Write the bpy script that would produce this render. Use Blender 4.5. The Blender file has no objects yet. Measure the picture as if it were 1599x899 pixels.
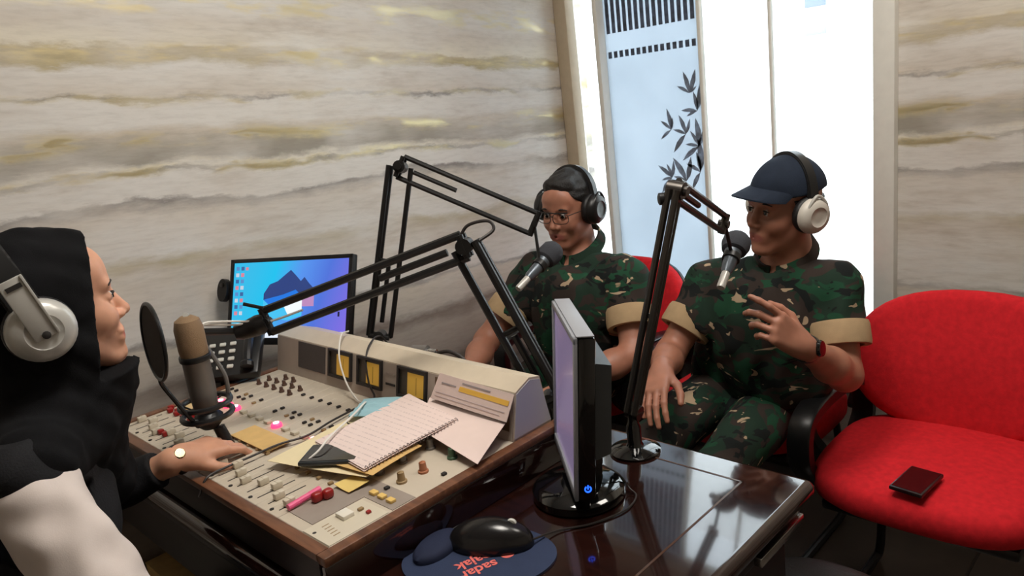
import bpy, bmesh, math, random
import numpy as np
from mathutils import Matrix, Vector
random.seed(7); rng = np.random.default_rng(7)
S = bpy.context.scene
C = S.collection

# ------------------------------------------------------------------ camera
cam = bpy.data.cameras.new('camera'); cam.sensor_width = 36; cam.lens = 1180 / 1599 * 36
cam.clip_start = .02; cam.clip_end = 200
co = bpy.data.objects.new('camera', cam); C.objects.link(co)
Rc = Matrix(((0.6843, 0.2505, -0.6849), (-0.7199, 0.0832, -0.6890), (-0.1156, 0.9645, 0.2372)))
q = Rc.to_quaternion(); q.normalize()
co.matrix_world = Matrix.Translation((0, 0, 1.5)) @ q.to_matrix().to_4x4()
S.camera = co
# ------------------------------------------------------------------ light and exposure
S.view_settings.view_transform = 'Standard'; S.view_settings.look = 'None'
S.view_settings.gamma = 1; S.view_settings.use_curve_mapping = False
S.view_settings.exposure = 0.0
SKY = 5.3
CEIL_W = 24
w = bpy.data.worlds.new('overcast_sky'); S.world = w; w.use_nodes = True
bg = w.node_tree.nodes['Background']; bg.inputs[0].default_value = (.86, .94, 1, 1); bg.inputs[1].default_value = SKY
portal = bpy.data.lights.new('window_portal', 'AREA'); portal.shape = 'RECTANGLE'; portal.size = 1.30; portal.size_y = 1.95
portal.cycles.is_portal = True
po = bpy.data.objects.new('window_portal', portal); C.objects.link(po)
po.matrix_world = Matrix.Translation((2.69, 1.485, 1.40)) @ Matrix(((0, 0, 1), (1, 0, 0), (0, 1, 0))).to_4x4()

# ------------------------------------------------------------------ materials
MATS = {}
def srgb(r, g, b):
    f = lambda c: (c / 255 / 12.92) if c / 255 <= .04045 else ((c / 255 + .055) / 1.055) ** 2.4
    return (f(r), f(g), f(b), 1)
class NT:
    def __init__(s, name):
        s.m = bpy.data.materials.new(name); s.m.use_nodes = True; s.t = s.m.node_tree
        s.b = s.t.nodes['Principled BSDF']; s.out = s.t.nodes['Material Output']
    def n(s, typ, **kw):
        x = s.t.nodes.new(typ)
        for k, v in kw.items():
            if k.startswith('i_'): x.inputs[int(k[2:])].default_value = v
            else: setattr(x, k, v)
        return x
    def l(s, a, b): s.t.links.new(a, b)
    def ramp(s, fac, stops, interp='LINEAR'):
        r = s.n('ShaderNodeValToRGB'); r.color_ramp.interpolation = interp
        e = r.color_ramp.elements
        while len(e) < len(stops): e.new(.5)
        for i, (p, c) in enumerate(stops): e[i].position = p; e[i].color = c
        s.l(fac, r.inputs[0]); return r
def mat(name, col, rough=.5, metal=0, spec=.5, coat=0, var=.0, vs=30, bump=0, bs=200, emit=None, es=0, sss=0):
    """plain surface with a little procedural variation of tone and fine relief"""
    if name in MATS: return MATS[name]
    k = NT(name); b = k.b
    b.inputs['Base Color'].default_value = col; b.inputs['Roughness'].default_value = rough
    b.inputs['Metallic'].default_value = metal; b.inputs['Specular IOR Level'].default_value = spec
    b.inputs['Coat Weight'].default_value = coat; b.inputs['Coat Roughness'].default_value = .06
    if sss:
        b.inputs['Subsurface Weight'].default_value = sss; b.inputs['Subsurface Radius'].default_value = (.01, .004, .002); b.inputs['Subsurface Scale'].default_value = .6
    tc = k.n('ShaderNodeTexCoord')
    if var:
        nz = k.n('ShaderNodeTexNoise', i_2=vs, i_3=4); k.l(tc.outputs['Object'], nz.inputs[0])
        a = [max(0, c * (1 - var)) for c in col[:3]] + [1]; d = [min(1, c * (1 + var)) for c in col[:3]] + [1]
        r = k.ramp(nz.outputs[0], [(.3, a), (.7, d)]); k.l(r.outputs[0], b.inputs['Base Color'])
    if bump:
        nb = k.n('ShaderNodeTexNoise', i_2=bs, i_3=3); k.l(tc.outputs['Object'], nb.inputs[0])
        bp = k.n('ShaderNodeBump'); bp.inputs['Strength'].default_value = bump; bp.inputs['Distance'].default_value = .002
        k.l(nb.outputs[0], bp.inputs['Height']); k.l(bp.outputs[0], b.inputs['Normal'])
    if emit is not None:
        b.inputs['Emission Color'].default_value = emit; b.inputs['Emission Strength'].default_value = es
    MATS[name] = k.m; return k.m

def wallpaper(name, off, tilt):
    k = NT(name); tc = k.n('ShaderNodeTexCoord'); sp = k.n('ShaderNodeSeparateXYZ'); k.l(tc.outputs['Object'], sp.inputs[0])
    def math_(op, a, b_=None):
        m = k.n('ShaderNodeMath', operation=op)
        for i, v in enumerate((a, b_)):
            if v is None: continue
            if isinstance(v, (int, float)): m.inputs[i].default_value = v
            else: k.l(v, m.inputs[i])
        return m.outputs[0]
    u = math_('ADD', sp.outputs[0], sp.outputs[1])
    v = math_('ADD', math_('ADD', sp.outputs[2], math_('MULTIPLY', sp.outputs[0], tilt)), off)
    def noise(su, sv, sc, det, rough=.55, dist=0):
        cb = k.n('ShaderNodeCombineXYZ'); k.l(math_('MULTIPLY', u, su), cb.inputs[0]); k.l(math_('MULTIPLY', v, sv), cb.inputs[1])
        z = k.n('ShaderNodeTexNoise', i_2=sc, i_3=det, i_4=rough); z.inputs['Distortion'].default_value = dist; k.l(cb.outputs[0], z.inputs[0]); return z.outputs[0]
    n1 = noise(1, 2.2, 2.2, 3); n2 = noise(1, 3.0, 9, 7, .68)
    d = math_('ADD', math_('MULTIPLY', math_('SUBTRACT', n1, .5), .10), math_('MULTIPLY', math_('SUBTRACT', n2, .5), .06))
    vv = math_('ADD', v, d)
    t = math_('PINGPONG', math_('DIVIDE', math_('SUBTRACT', vv, .60), 1.30), 1.0)
    W = (222, 218, 212); B = (212, 203, 191); T = (202, 191, 175); G = (178, 164, 128); D = (138, 132, 128); Ol = (166, 158, 142); Br = (150, 134, 122)
    st = [(.60, Br), (.66, (120, 106, 97)), (.70, (166, 153, 143)), (.80, (172, 160, 149)), (.84, (128, 115, 106)), (.87, (190, 180, 169)), (.955, T), (.97, D), (.985, W), (1.10, B),
          (1.16, T), (1.19, G), (1.215, W), (1.33, B), (1.362, D), (1.372, W), (1.43, W), (1.441, (140, 134, 124)), (1.452, (230, 224, 210)), (1.475, (156, 150, 139)), (1.52, Ol), (1.55, T), (1.575, W), (1.63, W),
          (1.64, D), (1.65, B), (1.72, W), (1.738, G), (1.765, (192, 178, 146)), (1.775, (228, 220, 202)), (1.84, B), (1.895, W)]
    r = k.ramp(t, [((z - .60) / 1.30, srgb(*c)) for z, c in st])
    fade = k.ramp(noise(1, 1.2, 2.6, 3), [(.38, (0, 0, 0, 1)), (.64, (1, 1, 1, 1))])
    low = k.ramp(t, [(.16, (0, 0, 0, 1)), (.32, (1, 1, 1, 1))])
    soft = k.ramp(noise(1, 5, 3.2, 6, .62), [(.3, srgb(188, 176, 162)), (.5, srgb(216, 210, 202)), (.7, srgb(224, 222, 218))])
    mx = k.n('ShaderNodeMix', data_type='RGBA'); k.l(math_('MULTIPLY', math_('MULTIPLY', fade.outputs[0], .8), low.outputs[0]), mx.inputs[0]); k.l(r.outputs[0], mx.inputs[6]); k.l(soft.outputs[0], mx.inputs[7])
    fine = k.ramp(noise(1, 6, 14, 6, .65), [(.25, (.82, .81, .80, 1)), (.55, (1, 1, 1, 1))])
    mu = k.n('ShaderNodeMix', data_type='RGBA', blend_type='MULTIPLY'); mu.inputs[0].default_value = .8
    k.l(mx.outputs[2], mu.inputs[6]); k.l(fine.outputs[0], mu.inputs[7])
    # metallic gold streaks printed along a few of the bands
    gs = k.ramp(t, [(.0, (0, 0, 0, 1))] + [((z - .60) / 1.30, (c, c, c, 1)) for z, c in ((1.425, 0), (1.445, 1), (1.465, 0), (1.50, 0), (1.53, 1), (1.56, 0), (1.625, 0), (1.64, .6), (1.655, 0), (1.73, 0), (1.755, 1), (1.785, 0), (1.86, 0), (1.88, .8))])
    br_ = k.ramp(noise(1, 4, 5, 4), [(.46, (0, 0, 0, 1)), (.58, (1, 1, 1, 1))])
    gold = math_('MULTIPLY', gs.outputs[0], br_.outputs[0])
    mg = k.n('ShaderNodeMix', data_type='RGBA'); k.l(math_('MULTIPLY', gold, .8), mg.inputs[0]); k.l(mu.outputs[2], mg.inputs[6]); mg.inputs[7].default_value = srgb(226, 210, 160); k.l(mg.outputs[2], k.b.inputs['Base Color'])
    k.l(math_('MULTIPLY', gold, .75), k.b.inputs['Metallic'])
    k.l(math_('SUBTRACT', .62, math_('MULTIPLY', gold, .34)), k.b.inputs['Roughness'])
    bp = k.n('ShaderNodeBump'); bp.inputs['Strength'].default_value = .25; bp.inputs['Distance'].default_value = .003; k.l(n2, bp.inputs['Height']); k.l(bp.outputs[0], k.b.inputs['Normal'])
    return k.m
M_wall_l = wallpaper('strata_wallpaper', -.03, .055)
M_wall_r = wallpaper('strata_wallpaper_window_wall', .20, 0)

def wood(name, c1, c2, rough=.12, coat=.6, ax=1, grain=1):
    k = NT(name); tc = k.n('ShaderNodeTexCoord'); mp = k.n('ShaderNodeMapping')
    mp.inputs['Scale'].default_value = (14, 1.3, 14) if ax == 1 else (1.3, 14, 14)
    k.l(tc.outputs['Object'], mp.inputs[0]); nz = k.n('ShaderNodeTexNoise', i_2=5, i_3=6, i_4=.6); nz.inputs['Distortion'].default_value = .8; k.l(mp.outputs[0], nz.inputs[0])
    r = k.ramp(nz.outputs[0], [(.3, c1), (.7, c2)]); k.l(r.outputs[0], k.b.inputs['Base Color'])
    k.b.inputs['Roughness'].default_value = rough; k.b.inputs['Coat Weight'].default_value = coat; k.b.inputs['Coat Roughness'].default_value = .05
    return k.m
M_table = wood('dark_mahogany', srgb(24, 11, 9), srgb(42, 19, 14), .10, .8)
M_conwood = wood('console_walnut', srgb(84, 52, 36), srgb(128, 84, 58), .38, .1)
M_box = mat('tan_cardboard', srgb(200, 165, 105), .8, var=.1)

def camo(name, bright=1):
    k = NT(name); tc = k.n('ShaderNodeTexCoord'); mp = k.n('ShaderNodeMapping'); mp.inputs['Scale'].default_value = (1, 1, 1.7); k.l(tc.outputs['Object'], mp.inputs[0])
    def lay(sc, seed, thr, prev, col):
        ad = k.n('ShaderNodeVectorMath', operation='ADD'); ad.inputs[1].default_value = (seed, seed * 2.1, seed * .7); k.l(mp.outputs[0], ad.inputs[0])
        z = k.n('ShaderNodeTexNoise', i_2=sc, i_3=2, i_4=.55); z.inputs['Distortion'].default_value = .9; k.l(ad.outputs[0], z.inputs[0])
        r = k.ramp(z.outputs[0], [(thr, (0, 0, 0, 1)), (thr + .012, (1, 1, 1, 1))])
        m = k.n('ShaderNodeMix', data_type='RGBA'); k.l(r.outputs[0], m.inputs[0])
        if isinstance(prev, tuple): m.inputs[6].default_value = prev
        else: k.l(prev, m.inputs[6])
        m.inputs[7].default_value = col; return m.outputs[2]
    c = lay(9, 1.3, .50, srgb(34, 52, 42), srgb(54, 46, 42))
    c = lay(10, 5.1, .56, c, srgb(32, 70, 50))
    c = lay(12, 9.4, .57, c, srgb(26, 30, 30))
    c = lay(15, 3.7, .645, c, srgb(172, 150, 124))
    k.l(c, k.b.inputs['Base Color']); k.b.inputs['Roughness'].default_value = .9; k.b.inputs['Specular IOR Level'].default_value = .2
    nb = k.n('ShaderNodeTexNoise', i_2=500, i_3=2); k.l(tc.outputs['Object'], nb.inputs[0]); bp = k.n('ShaderNodeBump'); bp.inputs['Strength'].default_value = .15; bp.inputs['Distance'].default_value = .001
    k.l(nb.outputs[0], bp.inputs['Height']); k.l(bp.outputs[0], k.b.inputs['Normal'])
    return k.m
M_camo = camo('woodland_camouflage')

def skin(name, base, lip):
    k = NT(name); at = k.n('ShaderNodeAttribute', attribute_name='lip'); tc = k.n('ShaderNodeTexCoord')
    nz = k.n('ShaderNodeTexNoise', i_2=25, i_3=4); k.l(tc.outputs['Object'], nz.inputs[0])
    r = k.ramp(nz.outputs[0], [(.3, tuple(c * .88 for c in base[:3]) + (1,)), (.7, tuple(min(1, c * 1.1) for c in base[:3]) + (1,))])
    m = k.n('ShaderNodeMix', data_type='RGBA'); k.l(at.outputs['Fac'], m.inputs[0]); k.l(r.outputs[0], m.inputs[6]); m.inputs[7].default_value = lip
    k.l(m.outputs[2], k.b.inputs['Base Color']); k.b.inputs['Roughness'].default_value = .48
    k.b.inputs['Subsurface Weight'].default_value = .12; k.b.inputs['Subsurface Radius'].default_value = (.01, .004, .002); k.b.inputs['Subsurface Scale'].default_value = .5
    return k.m
M_skin1 = skin('skin_man', srgb(170, 116, 94), srgb(156, 92, 82))
M_skin3 = skin('skin_woman', srgb(206, 152, 124), srgb(182, 92, 88))

M_white = mat('white_paint', srgb(228, 226, 218), .5, var=.03)
M_beige_frame = mat('beige_frame', srgb(186, 170, 146), .5, var=.05)
M_black = mat('black_plastic', srgb(22, 22, 23), .38, var=.1)
M_blackg = mat('black_gloss', srgb(10, 10, 11), .08, coat=.5)
M_blackm = mat('black_metal', srgb(24, 23, 23), .42, metal=.3)
M_gun = mat('gunmetal', srgb(78, 74, 70), .35, metal=.8)
M_chrome = mat('chrome', srgb(200, 200, 200), .18, metal=1)
M_silver = mat('silver_plastic', srgb(196, 194, 188), .32, metal=.25)
M_foam = mat('foam', srgb(58, 60, 66), .95, bump=.8, bs=600)
M_red = mat('red_fabric', srgb(208, 38, 46), .92, spec=.15, var=.12, vs=60, bump=.4, bs=900)
M_plate = mat('console_beige', srgb(196, 184, 166), .55, var=.05, vs=12)
M_plate2 = mat('console_grey', srgb(150, 138, 128), .55, var=.05)
M_bridge = mat('bridge_beige', srgb(202, 188, 166), .5, var=.04)
M_bridgef = mat('bridge_face', srgb(168, 156, 144), .5, var=.04)
M_dark = mat('dark_slot', srgb(38, 34, 32), .6)
M_meterglass = mat('meter_amber', srgb(190, 150, 60), .4, emit=srgb(222, 168, 60), es=.22)
M_redcap = mat('red_cap', srgb(150, 28, 26), .35)
M_lit = mat('lit_button', srgb(255, 70, 110), .4, emit=srgb(255, 50, 96), es=2.2)
M_litc = mat('lit_button_core', srgb(255, 220, 225), .4, emit=srgb(255, 190, 200), es=3)
M_cap = mat('cap_beige', srgb(206, 196, 176), .45)
M_yel = mat('yellow_cap', srgb(226, 190, 110), .45)
M_kgrey = mat('knob_grey', srgb(112, 106, 98), .45)
M_kgreen = mat('knob_green', srgb(58, 88, 62), .45)
M_kor = mat('knob_orange', srgb(166, 104, 70), .45)
M_ktan = mat('knob_tan', srgb(150, 124, 86), .45)
M_kbrn = mat('knob_brown', srgb(84, 62, 50), .45)
M_tape = mat('yellow_tape', srgb(214, 176, 112), .7, var=.08)
M_paper = mat('paper', srgb(224, 203, 195), .8, var=.02, vs=40)
M_cream = mat('cream_paper', srgb(228, 212, 172), .8, var=.04)
M_hl = mat('highlighter_yellow', srgb(232, 184, 78), .8)
M_ink = mat('grey_ink', srgb(150, 140, 140), .8)
M_mask = mat('mask_blue', srgb(150, 190, 200), .9, bump=.5, bs=120)
M_pink = mat('pink_plastic', srgb(232, 92, 140), .35)
M_whitecable = mat('white_cable', srgb(226, 222, 214), .45)
M_blackcable = mat('black_cable', srgb(40, 34, 32), .5)
M_hijab = mat('black_cloth', srgb(17, 17, 19), .92, spec=.15, var=.25, vs=18, bump=.3, bs=700)
M_vest = mat('charcoal_vest', srgb(24, 24, 27), .8, spec=.25, var=.2, vs=14, bump=.4, bs=300)
M_sleeve = mat('white_sleeve', srgb(214, 202, 196), .85, spec=.2, var=.03, bump=.1, bs=500)
M_cuff = mat('tan_cuff', srgb(176, 150, 116), .9, spec=.2, var=.08, bump=.3, bs=600)
M_hair = mat('black_hair', srgb(20, 17, 16), .55, bump=1, bs=350)
M_cap_c = mat('navy_cap', srgb(34, 42, 56), .85, spec=.2, var=.12, bump=.3, bs=600)
M_eye = mat('eye_white', srgb(225, 220, 215), .25)
M_iris = mat('iris', srgb(30, 20, 16), .2)
M_pad = mat('mousepad_blue', srgb(48, 58, 84), .8, spec=.2, var=.06, bump=.2, bs=500)
M_padrest = mat('mousepad_rest', srgb(38, 44, 66), .8, spec=.2, var=.06)
M_salmon = mat('salmon_print', srgb(232, 112, 104), .8)
M_bluebtn = mat('power_light', srgb(20, 60, 220), .3, emit=srgb(30, 90, 255), es=2.5)
M_ltgrey = mat('light_grey_plastic', srgb(172, 174, 178), .5)
M_dgrey = mat('dark_grey_plastic', srgb(66, 70, 72), .45, var=.05)
M_bezel = mat('monitor_bezel_grey', srgb(150, 152, 158), .4)
M_key = mat('white_key', srgb(214, 214, 206), .5)
M_leather = mat('black_leather', srgb(20, 19, 20), .5, bump=.5, bs=150)
M_trouser = mat('dark_trousers', srgb(26, 26, 30), .9, var=.1)
M_wire = mat('spiral_wire', srgb(120, 112, 112), .4, metal=.5)
M_micgold = mat('mic_grille', srgb(150, 122, 92), .5, metal=.35, bump=.8, bs=900)
M_popmesh = mat('pop_mesh', srgb(62, 54, 48), .9, bump=.8, bs=900)
M_bodygrey = mat('mic_grey', srgb(120, 116, 112), .45, metal=.4)
M_gold = mat('gold_bracelet', srgb(210, 190, 150), .2, metal=1)

def m_floor():
    k = NT('floor_tile'); tc = k.n('ShaderNodeTexCoord'); nz = k.n('ShaderNodeTexNoise', i_2=3, i_3=6); k.l(tc.outputs['Object'], nz.inputs[0])
    r = k.ramp(nz.outputs[0], [(.3, srgb(70, 62, 56)), (.7, srgb(92, 82, 74))]); k.l(r.outputs[0], k.b.inputs['Base Color']); k.b.inputs['Roughness'].default_value = .09
    return k.m
M_floor = m_floor(); M_grout = mat('grout', srgb(70, 62, 56), .8)
def m_leaf(name, c):
    k = NT(name); tr = k.n('ShaderNodeBsdfTranslucent'); di = k.n('ShaderNodeBsdfDiffuse'); di.inputs[0].default_value = c
    tc = k.n('ShaderNodeTexCoord'); nz = k.n('ShaderNodeTexNoise', i_2=35, i_3=3); k.l(tc.outputs['Object'], nz.inputs[0])
    r = k.ramp(nz.outputs[0], [(.35, tuple(x * .6 for x in c[:3]) + (1,)), (.65, tuple(x * 1.3 for x in c[:3]) + (1,))]); k.l(r.outputs[0], tr.inputs[0])
    mx = k.n('ShaderNodeMixShader'); mx.inputs[0].default_value = .25; k.l(tr.outputs[0], mx.inputs[1]); k.l(di.outputs[0], mx.inputs[2]); k.l(mx.outputs[0], k.out.inputs[0]); return k.m
def m_film():
    k = NT('frosted_film'); t = k.t
    tr = k.n('ShaderNodeBsdfTranslucent'); tr.inputs[0].default_value = (.50, .60, .80, 1)
    di = k.n('ShaderNodeBsdfDiffuse'); di.inputs[0].default_value = (.75, .8, .88, 1)
    tc = k.n('ShaderNodeTexCoord'); nz = k.n('ShaderNodeTexNoise', i_2=4, i_3=3); k.l(tc.outputs['Object'], nz.inputs[0])
    r = k.ramp(nz.outputs[0], [(.3, (.47, .52, .57, 1)), (.7, (.53, .58, .63, 1))]); k.l(r.outputs[0], tr.inputs[0])
    mx = k.n('ShaderNodeMixShader'); mx.inputs[0].default_value = .25; k.l(tr.outputs[0], mx.inputs[1]); k.l(di.outputs[0], mx.inputs[2]); k.l(mx.outputs[0], k.out.inputs[0]); return k.m
def m_glass():
    k = NT('clear_glass'); tp = k.n('ShaderNodeBsdfTransparent'); tp.inputs[0].default_value = (.95, .97, .98, 1); gl = k.n('ShaderNodeBsdfGlossy'); gl.inputs['Roughness'].default_value = .02
    lw = k.n('ShaderNodeFresnel'); lw.inputs[0].default_value = 1.3; mx = k.n('ShaderNodeMixShader'); k.l(lw.outputs[0], mx.inputs[0]); k.l(tp.outputs[0], mx.inputs[1]); k.l(gl.outputs[0], mx.inputs[2]); k.l(mx.outputs[0], k.out.inputs[0]); return k.m
M_leafprint = m_leaf('leaf_film', (.42, .43, .46, 1)); M_stripefilm = m_leaf('stripe_film', (.22, .23, .26, 1)); M_film = m_film(); M_glass = m_glass()

# ------------------------------------------------------------------ mesh helpers
def nrm(v): v = np.asarray(v, float); return v / np.linalg.norm(v)
def V(*a): return np.array(a, float)
class MB:
    def __init__(s): s.v = []; s.f = []
    def add(s, vs, fs):
        o = len(s.v); s.v += [tuple(map(float, x)) for x in vs]; s.f += [tuple(o + i for i in f) for f in fs]; return s
    def box(s, c, size, R=None, bev=0, seg=2):
        bm = bmesh.new(); bmesh.ops.create_cube(bm, size=1)
        for v in bm.verts: v.co = Vector((v.co.x * size[0], v.co.y * size[1], v.co.z * size[2]))
        if bev: bmesh.ops.bevel(bm, geom=bm.edges[:], offset=bev, segments=seg, profile=.5, affect='EDGES')
        R = np.eye(3) if R is None else np.asarray(R)
        bm.verts.index_update()
        s.add([R @ np.array(v.co) + np.asarray(c, float) for v in bm.verts], [[v.index for v in f.verts] for f in bm.faces]); bm.free(); return s
    def b2(s, lo, hi, bev=0, seg=2):
        lo, hi = np.array(lo, float), np.array(hi, float); return s.box((lo + hi) / 2, hi - lo, None, bev, seg)
    def tube(s, pts, r, n=8, r2=None, caps=True):
        P = [np.asarray(p, float) for p in pts]; N = len(P)
        rs = r if isinstance(r, (list, tuple)) else [r + ((r2 if r2 is not None else r) - r) * i / (N - 1) for i in range(N)]
        T = [nrm(P[min(i + 1, N - 1)] - P[max(i - 1, 0)]) for i in range(N)]
        up = V(0, 0, 1) if abs(T[0][2]) < .9 else V(1, 0, 0)
        a = nrm(np.cross(T[0], up)); vs = []
        for i in range(N):
            a = nrm(a - T[i] * (a @ T[i])); b = np.cross(T[i], a)
            for j in range(n):
                t = 2 * math.pi * j / n; vs.append(P[i] + rs[i] * (math.cos(t) * a + math.sin(t) * b))
        fs = [(i * n + j, i * n + (j + 1) % n, (i + 1) * n + (j + 1) % n, (i + 1) * n + j) for i in range(N - 1) for j in range(n)]
        if caps: fs += [tuple(range(n))[::-1], tuple((N - 1) * n + j for j in range(n))]
        return s.add(vs, fs)
    def lathe(s, prof, c=(0, 0, 0), axis=(0, 0, 1), n=24, sx=1):
        ax = nrm(axis); up = V(0, 0, 1) if abs(ax[2]) < .9 else V(1, 0, 0); a = nrm(np.cross(up, ax)); b = np.cross(ax, a); c = np.asarray(c, float); vs = []
        for r, h in prof:
            r = max(r, 1e-4)
            for j in range(n):
                t = 2 * math.pi * j / n; vs.append(c + ax * h + r * (math.cos(t) * a * sx + math.sin(t) * b))
        m = len(prof); fs = [(i * n + j, i * n + (j + 1) % n, (i + 1) * n + (j + 1) % n, (i + 1) * n + j) for i in range(m - 1) for j in range(n)]
        fs += [tuple(range(n))[::-1], tuple((m - 1) * n + j for j in range(n))]
        return s.add(vs, fs)
    def prism(s, poly, o, ux, uy, h):
        """polygon in the plane (o,ux,uy) extruded by h along ux x uy"""
        o, ux, uy = np.asarray(o, float), np.asarray(ux, float), np.asarray(uy, float); nn = nrm(np.cross(ux, uy)) * h; n = len(poly)
        vs = [o + ux * p[0] + uy * p[1] for p in poly]; vs += [x + nn for x in vs]
        fs = [tuple(range(n))[::-1], tuple(range(n, 2 * n))] + [(i, (i + 1) % n, n + (i + 1) % n, n + i) for i in range(n)]
        return s.add(vs, fs)
    def mesh(s, name, smooth=35):
        me = bpy.data.meshes.new(name); me.from_pydata(s.v, [], s.f); me.update()
        bm = bmesh.new(); bm.from_mesh(me); bmesh.ops.recalc_face_normals(bm, faces=bm.faces); bm.to_mesh(me); bm.free()
        if smooth:
            me.shade_smooth(); me.set_sharp_from_angle(angle=math.radians(smooth))
        return me
BASE = {}
def obj(name, mb, m, parent=None, smooth=35):
    me = mb.mesh(name, smooth) if isinstance(mb, MB) else mb
    o = bpy.data.objects.new(name, me); C.objects.link(o)
    if me.materials: me.materials.clear()
    me.materials.append(m)
    if parent is not None:
        o.parent = parent
        if parent.type == 'EMPTY': o.location = -Vector(BASE.get(parent.name, (0, 0, 0)))
    return o
def inst(name, src, parent, loc, rot=None):
    o = bpy.data.objects.new(name, src); C.objects.link(o); o.parent = parent
    b = BASE.get(parent.name, (0, 0, 0)) if parent.type == 'EMPTY' else (0, 0, 0)
    o.location = Vector(loc) - Vector(b)
    if rot is not None: o.rotation_euler = rot
    return o
def tag(o, label, cat, group=None):
    o['label'] = label; o['category'] = cat
    if group: o['group'] = group
    return o
def thing(name, label, cat, loc=(0, 0, 0), group=None):
    o = bpy.data.objects.new(name, None); C.objects.link(o); o.location = loc; o.empty_display_size = .05
    BASE[o.name] = tuple(loc); return tag(o, label, cat, group)
def struct(name, mb, m, parent=None, smooth=35):
    o = obj(name, mb, m, parent, smooth)
    if parent is None: o['kind'] = 'structure'
    return o
def setmat(me, m): me.materials.clear(); me.materials.append(m); return me
def rot_z(a): c, s_ = math.cos(a), math.sin(a); return np.array([[c, -s_, 0], [s_, c, 0], [0, 0, 1]])
def rot_y(a): c, s_ = math.cos(a), math.sin(a); return np.array([[c, 0, s_], [0, 1, 0], [-s_, 0, c]])
def rot_x(a): c, s_ = math.cos(a), math.sin(a); return np.array([[1, 0, 0], [0, c, -s_], [0, s_, c]])
rad = math.radians
def curve(pts, n=8):
    """Catmull-Rom through the points"""
    P = [np.asarray(p, float) for p in pts]; P = [2 * P[0] - P[1]] + P + [2 * P[-1] - P[-2]]; out = []
    for i in range(1, len(P) - 2):
        for k in range(n):
            t = k / n; a, b, c_, d = P[i - 1:i + 3]
            out.append(.5 * (2 * b + (c_ - a) * t + (2 * a - 5 * b + 4 * c_ - d) * t * t + (3 * b - a - 3 * c_ + d) * t ** 3))
    return out + [P[-2]]

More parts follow.
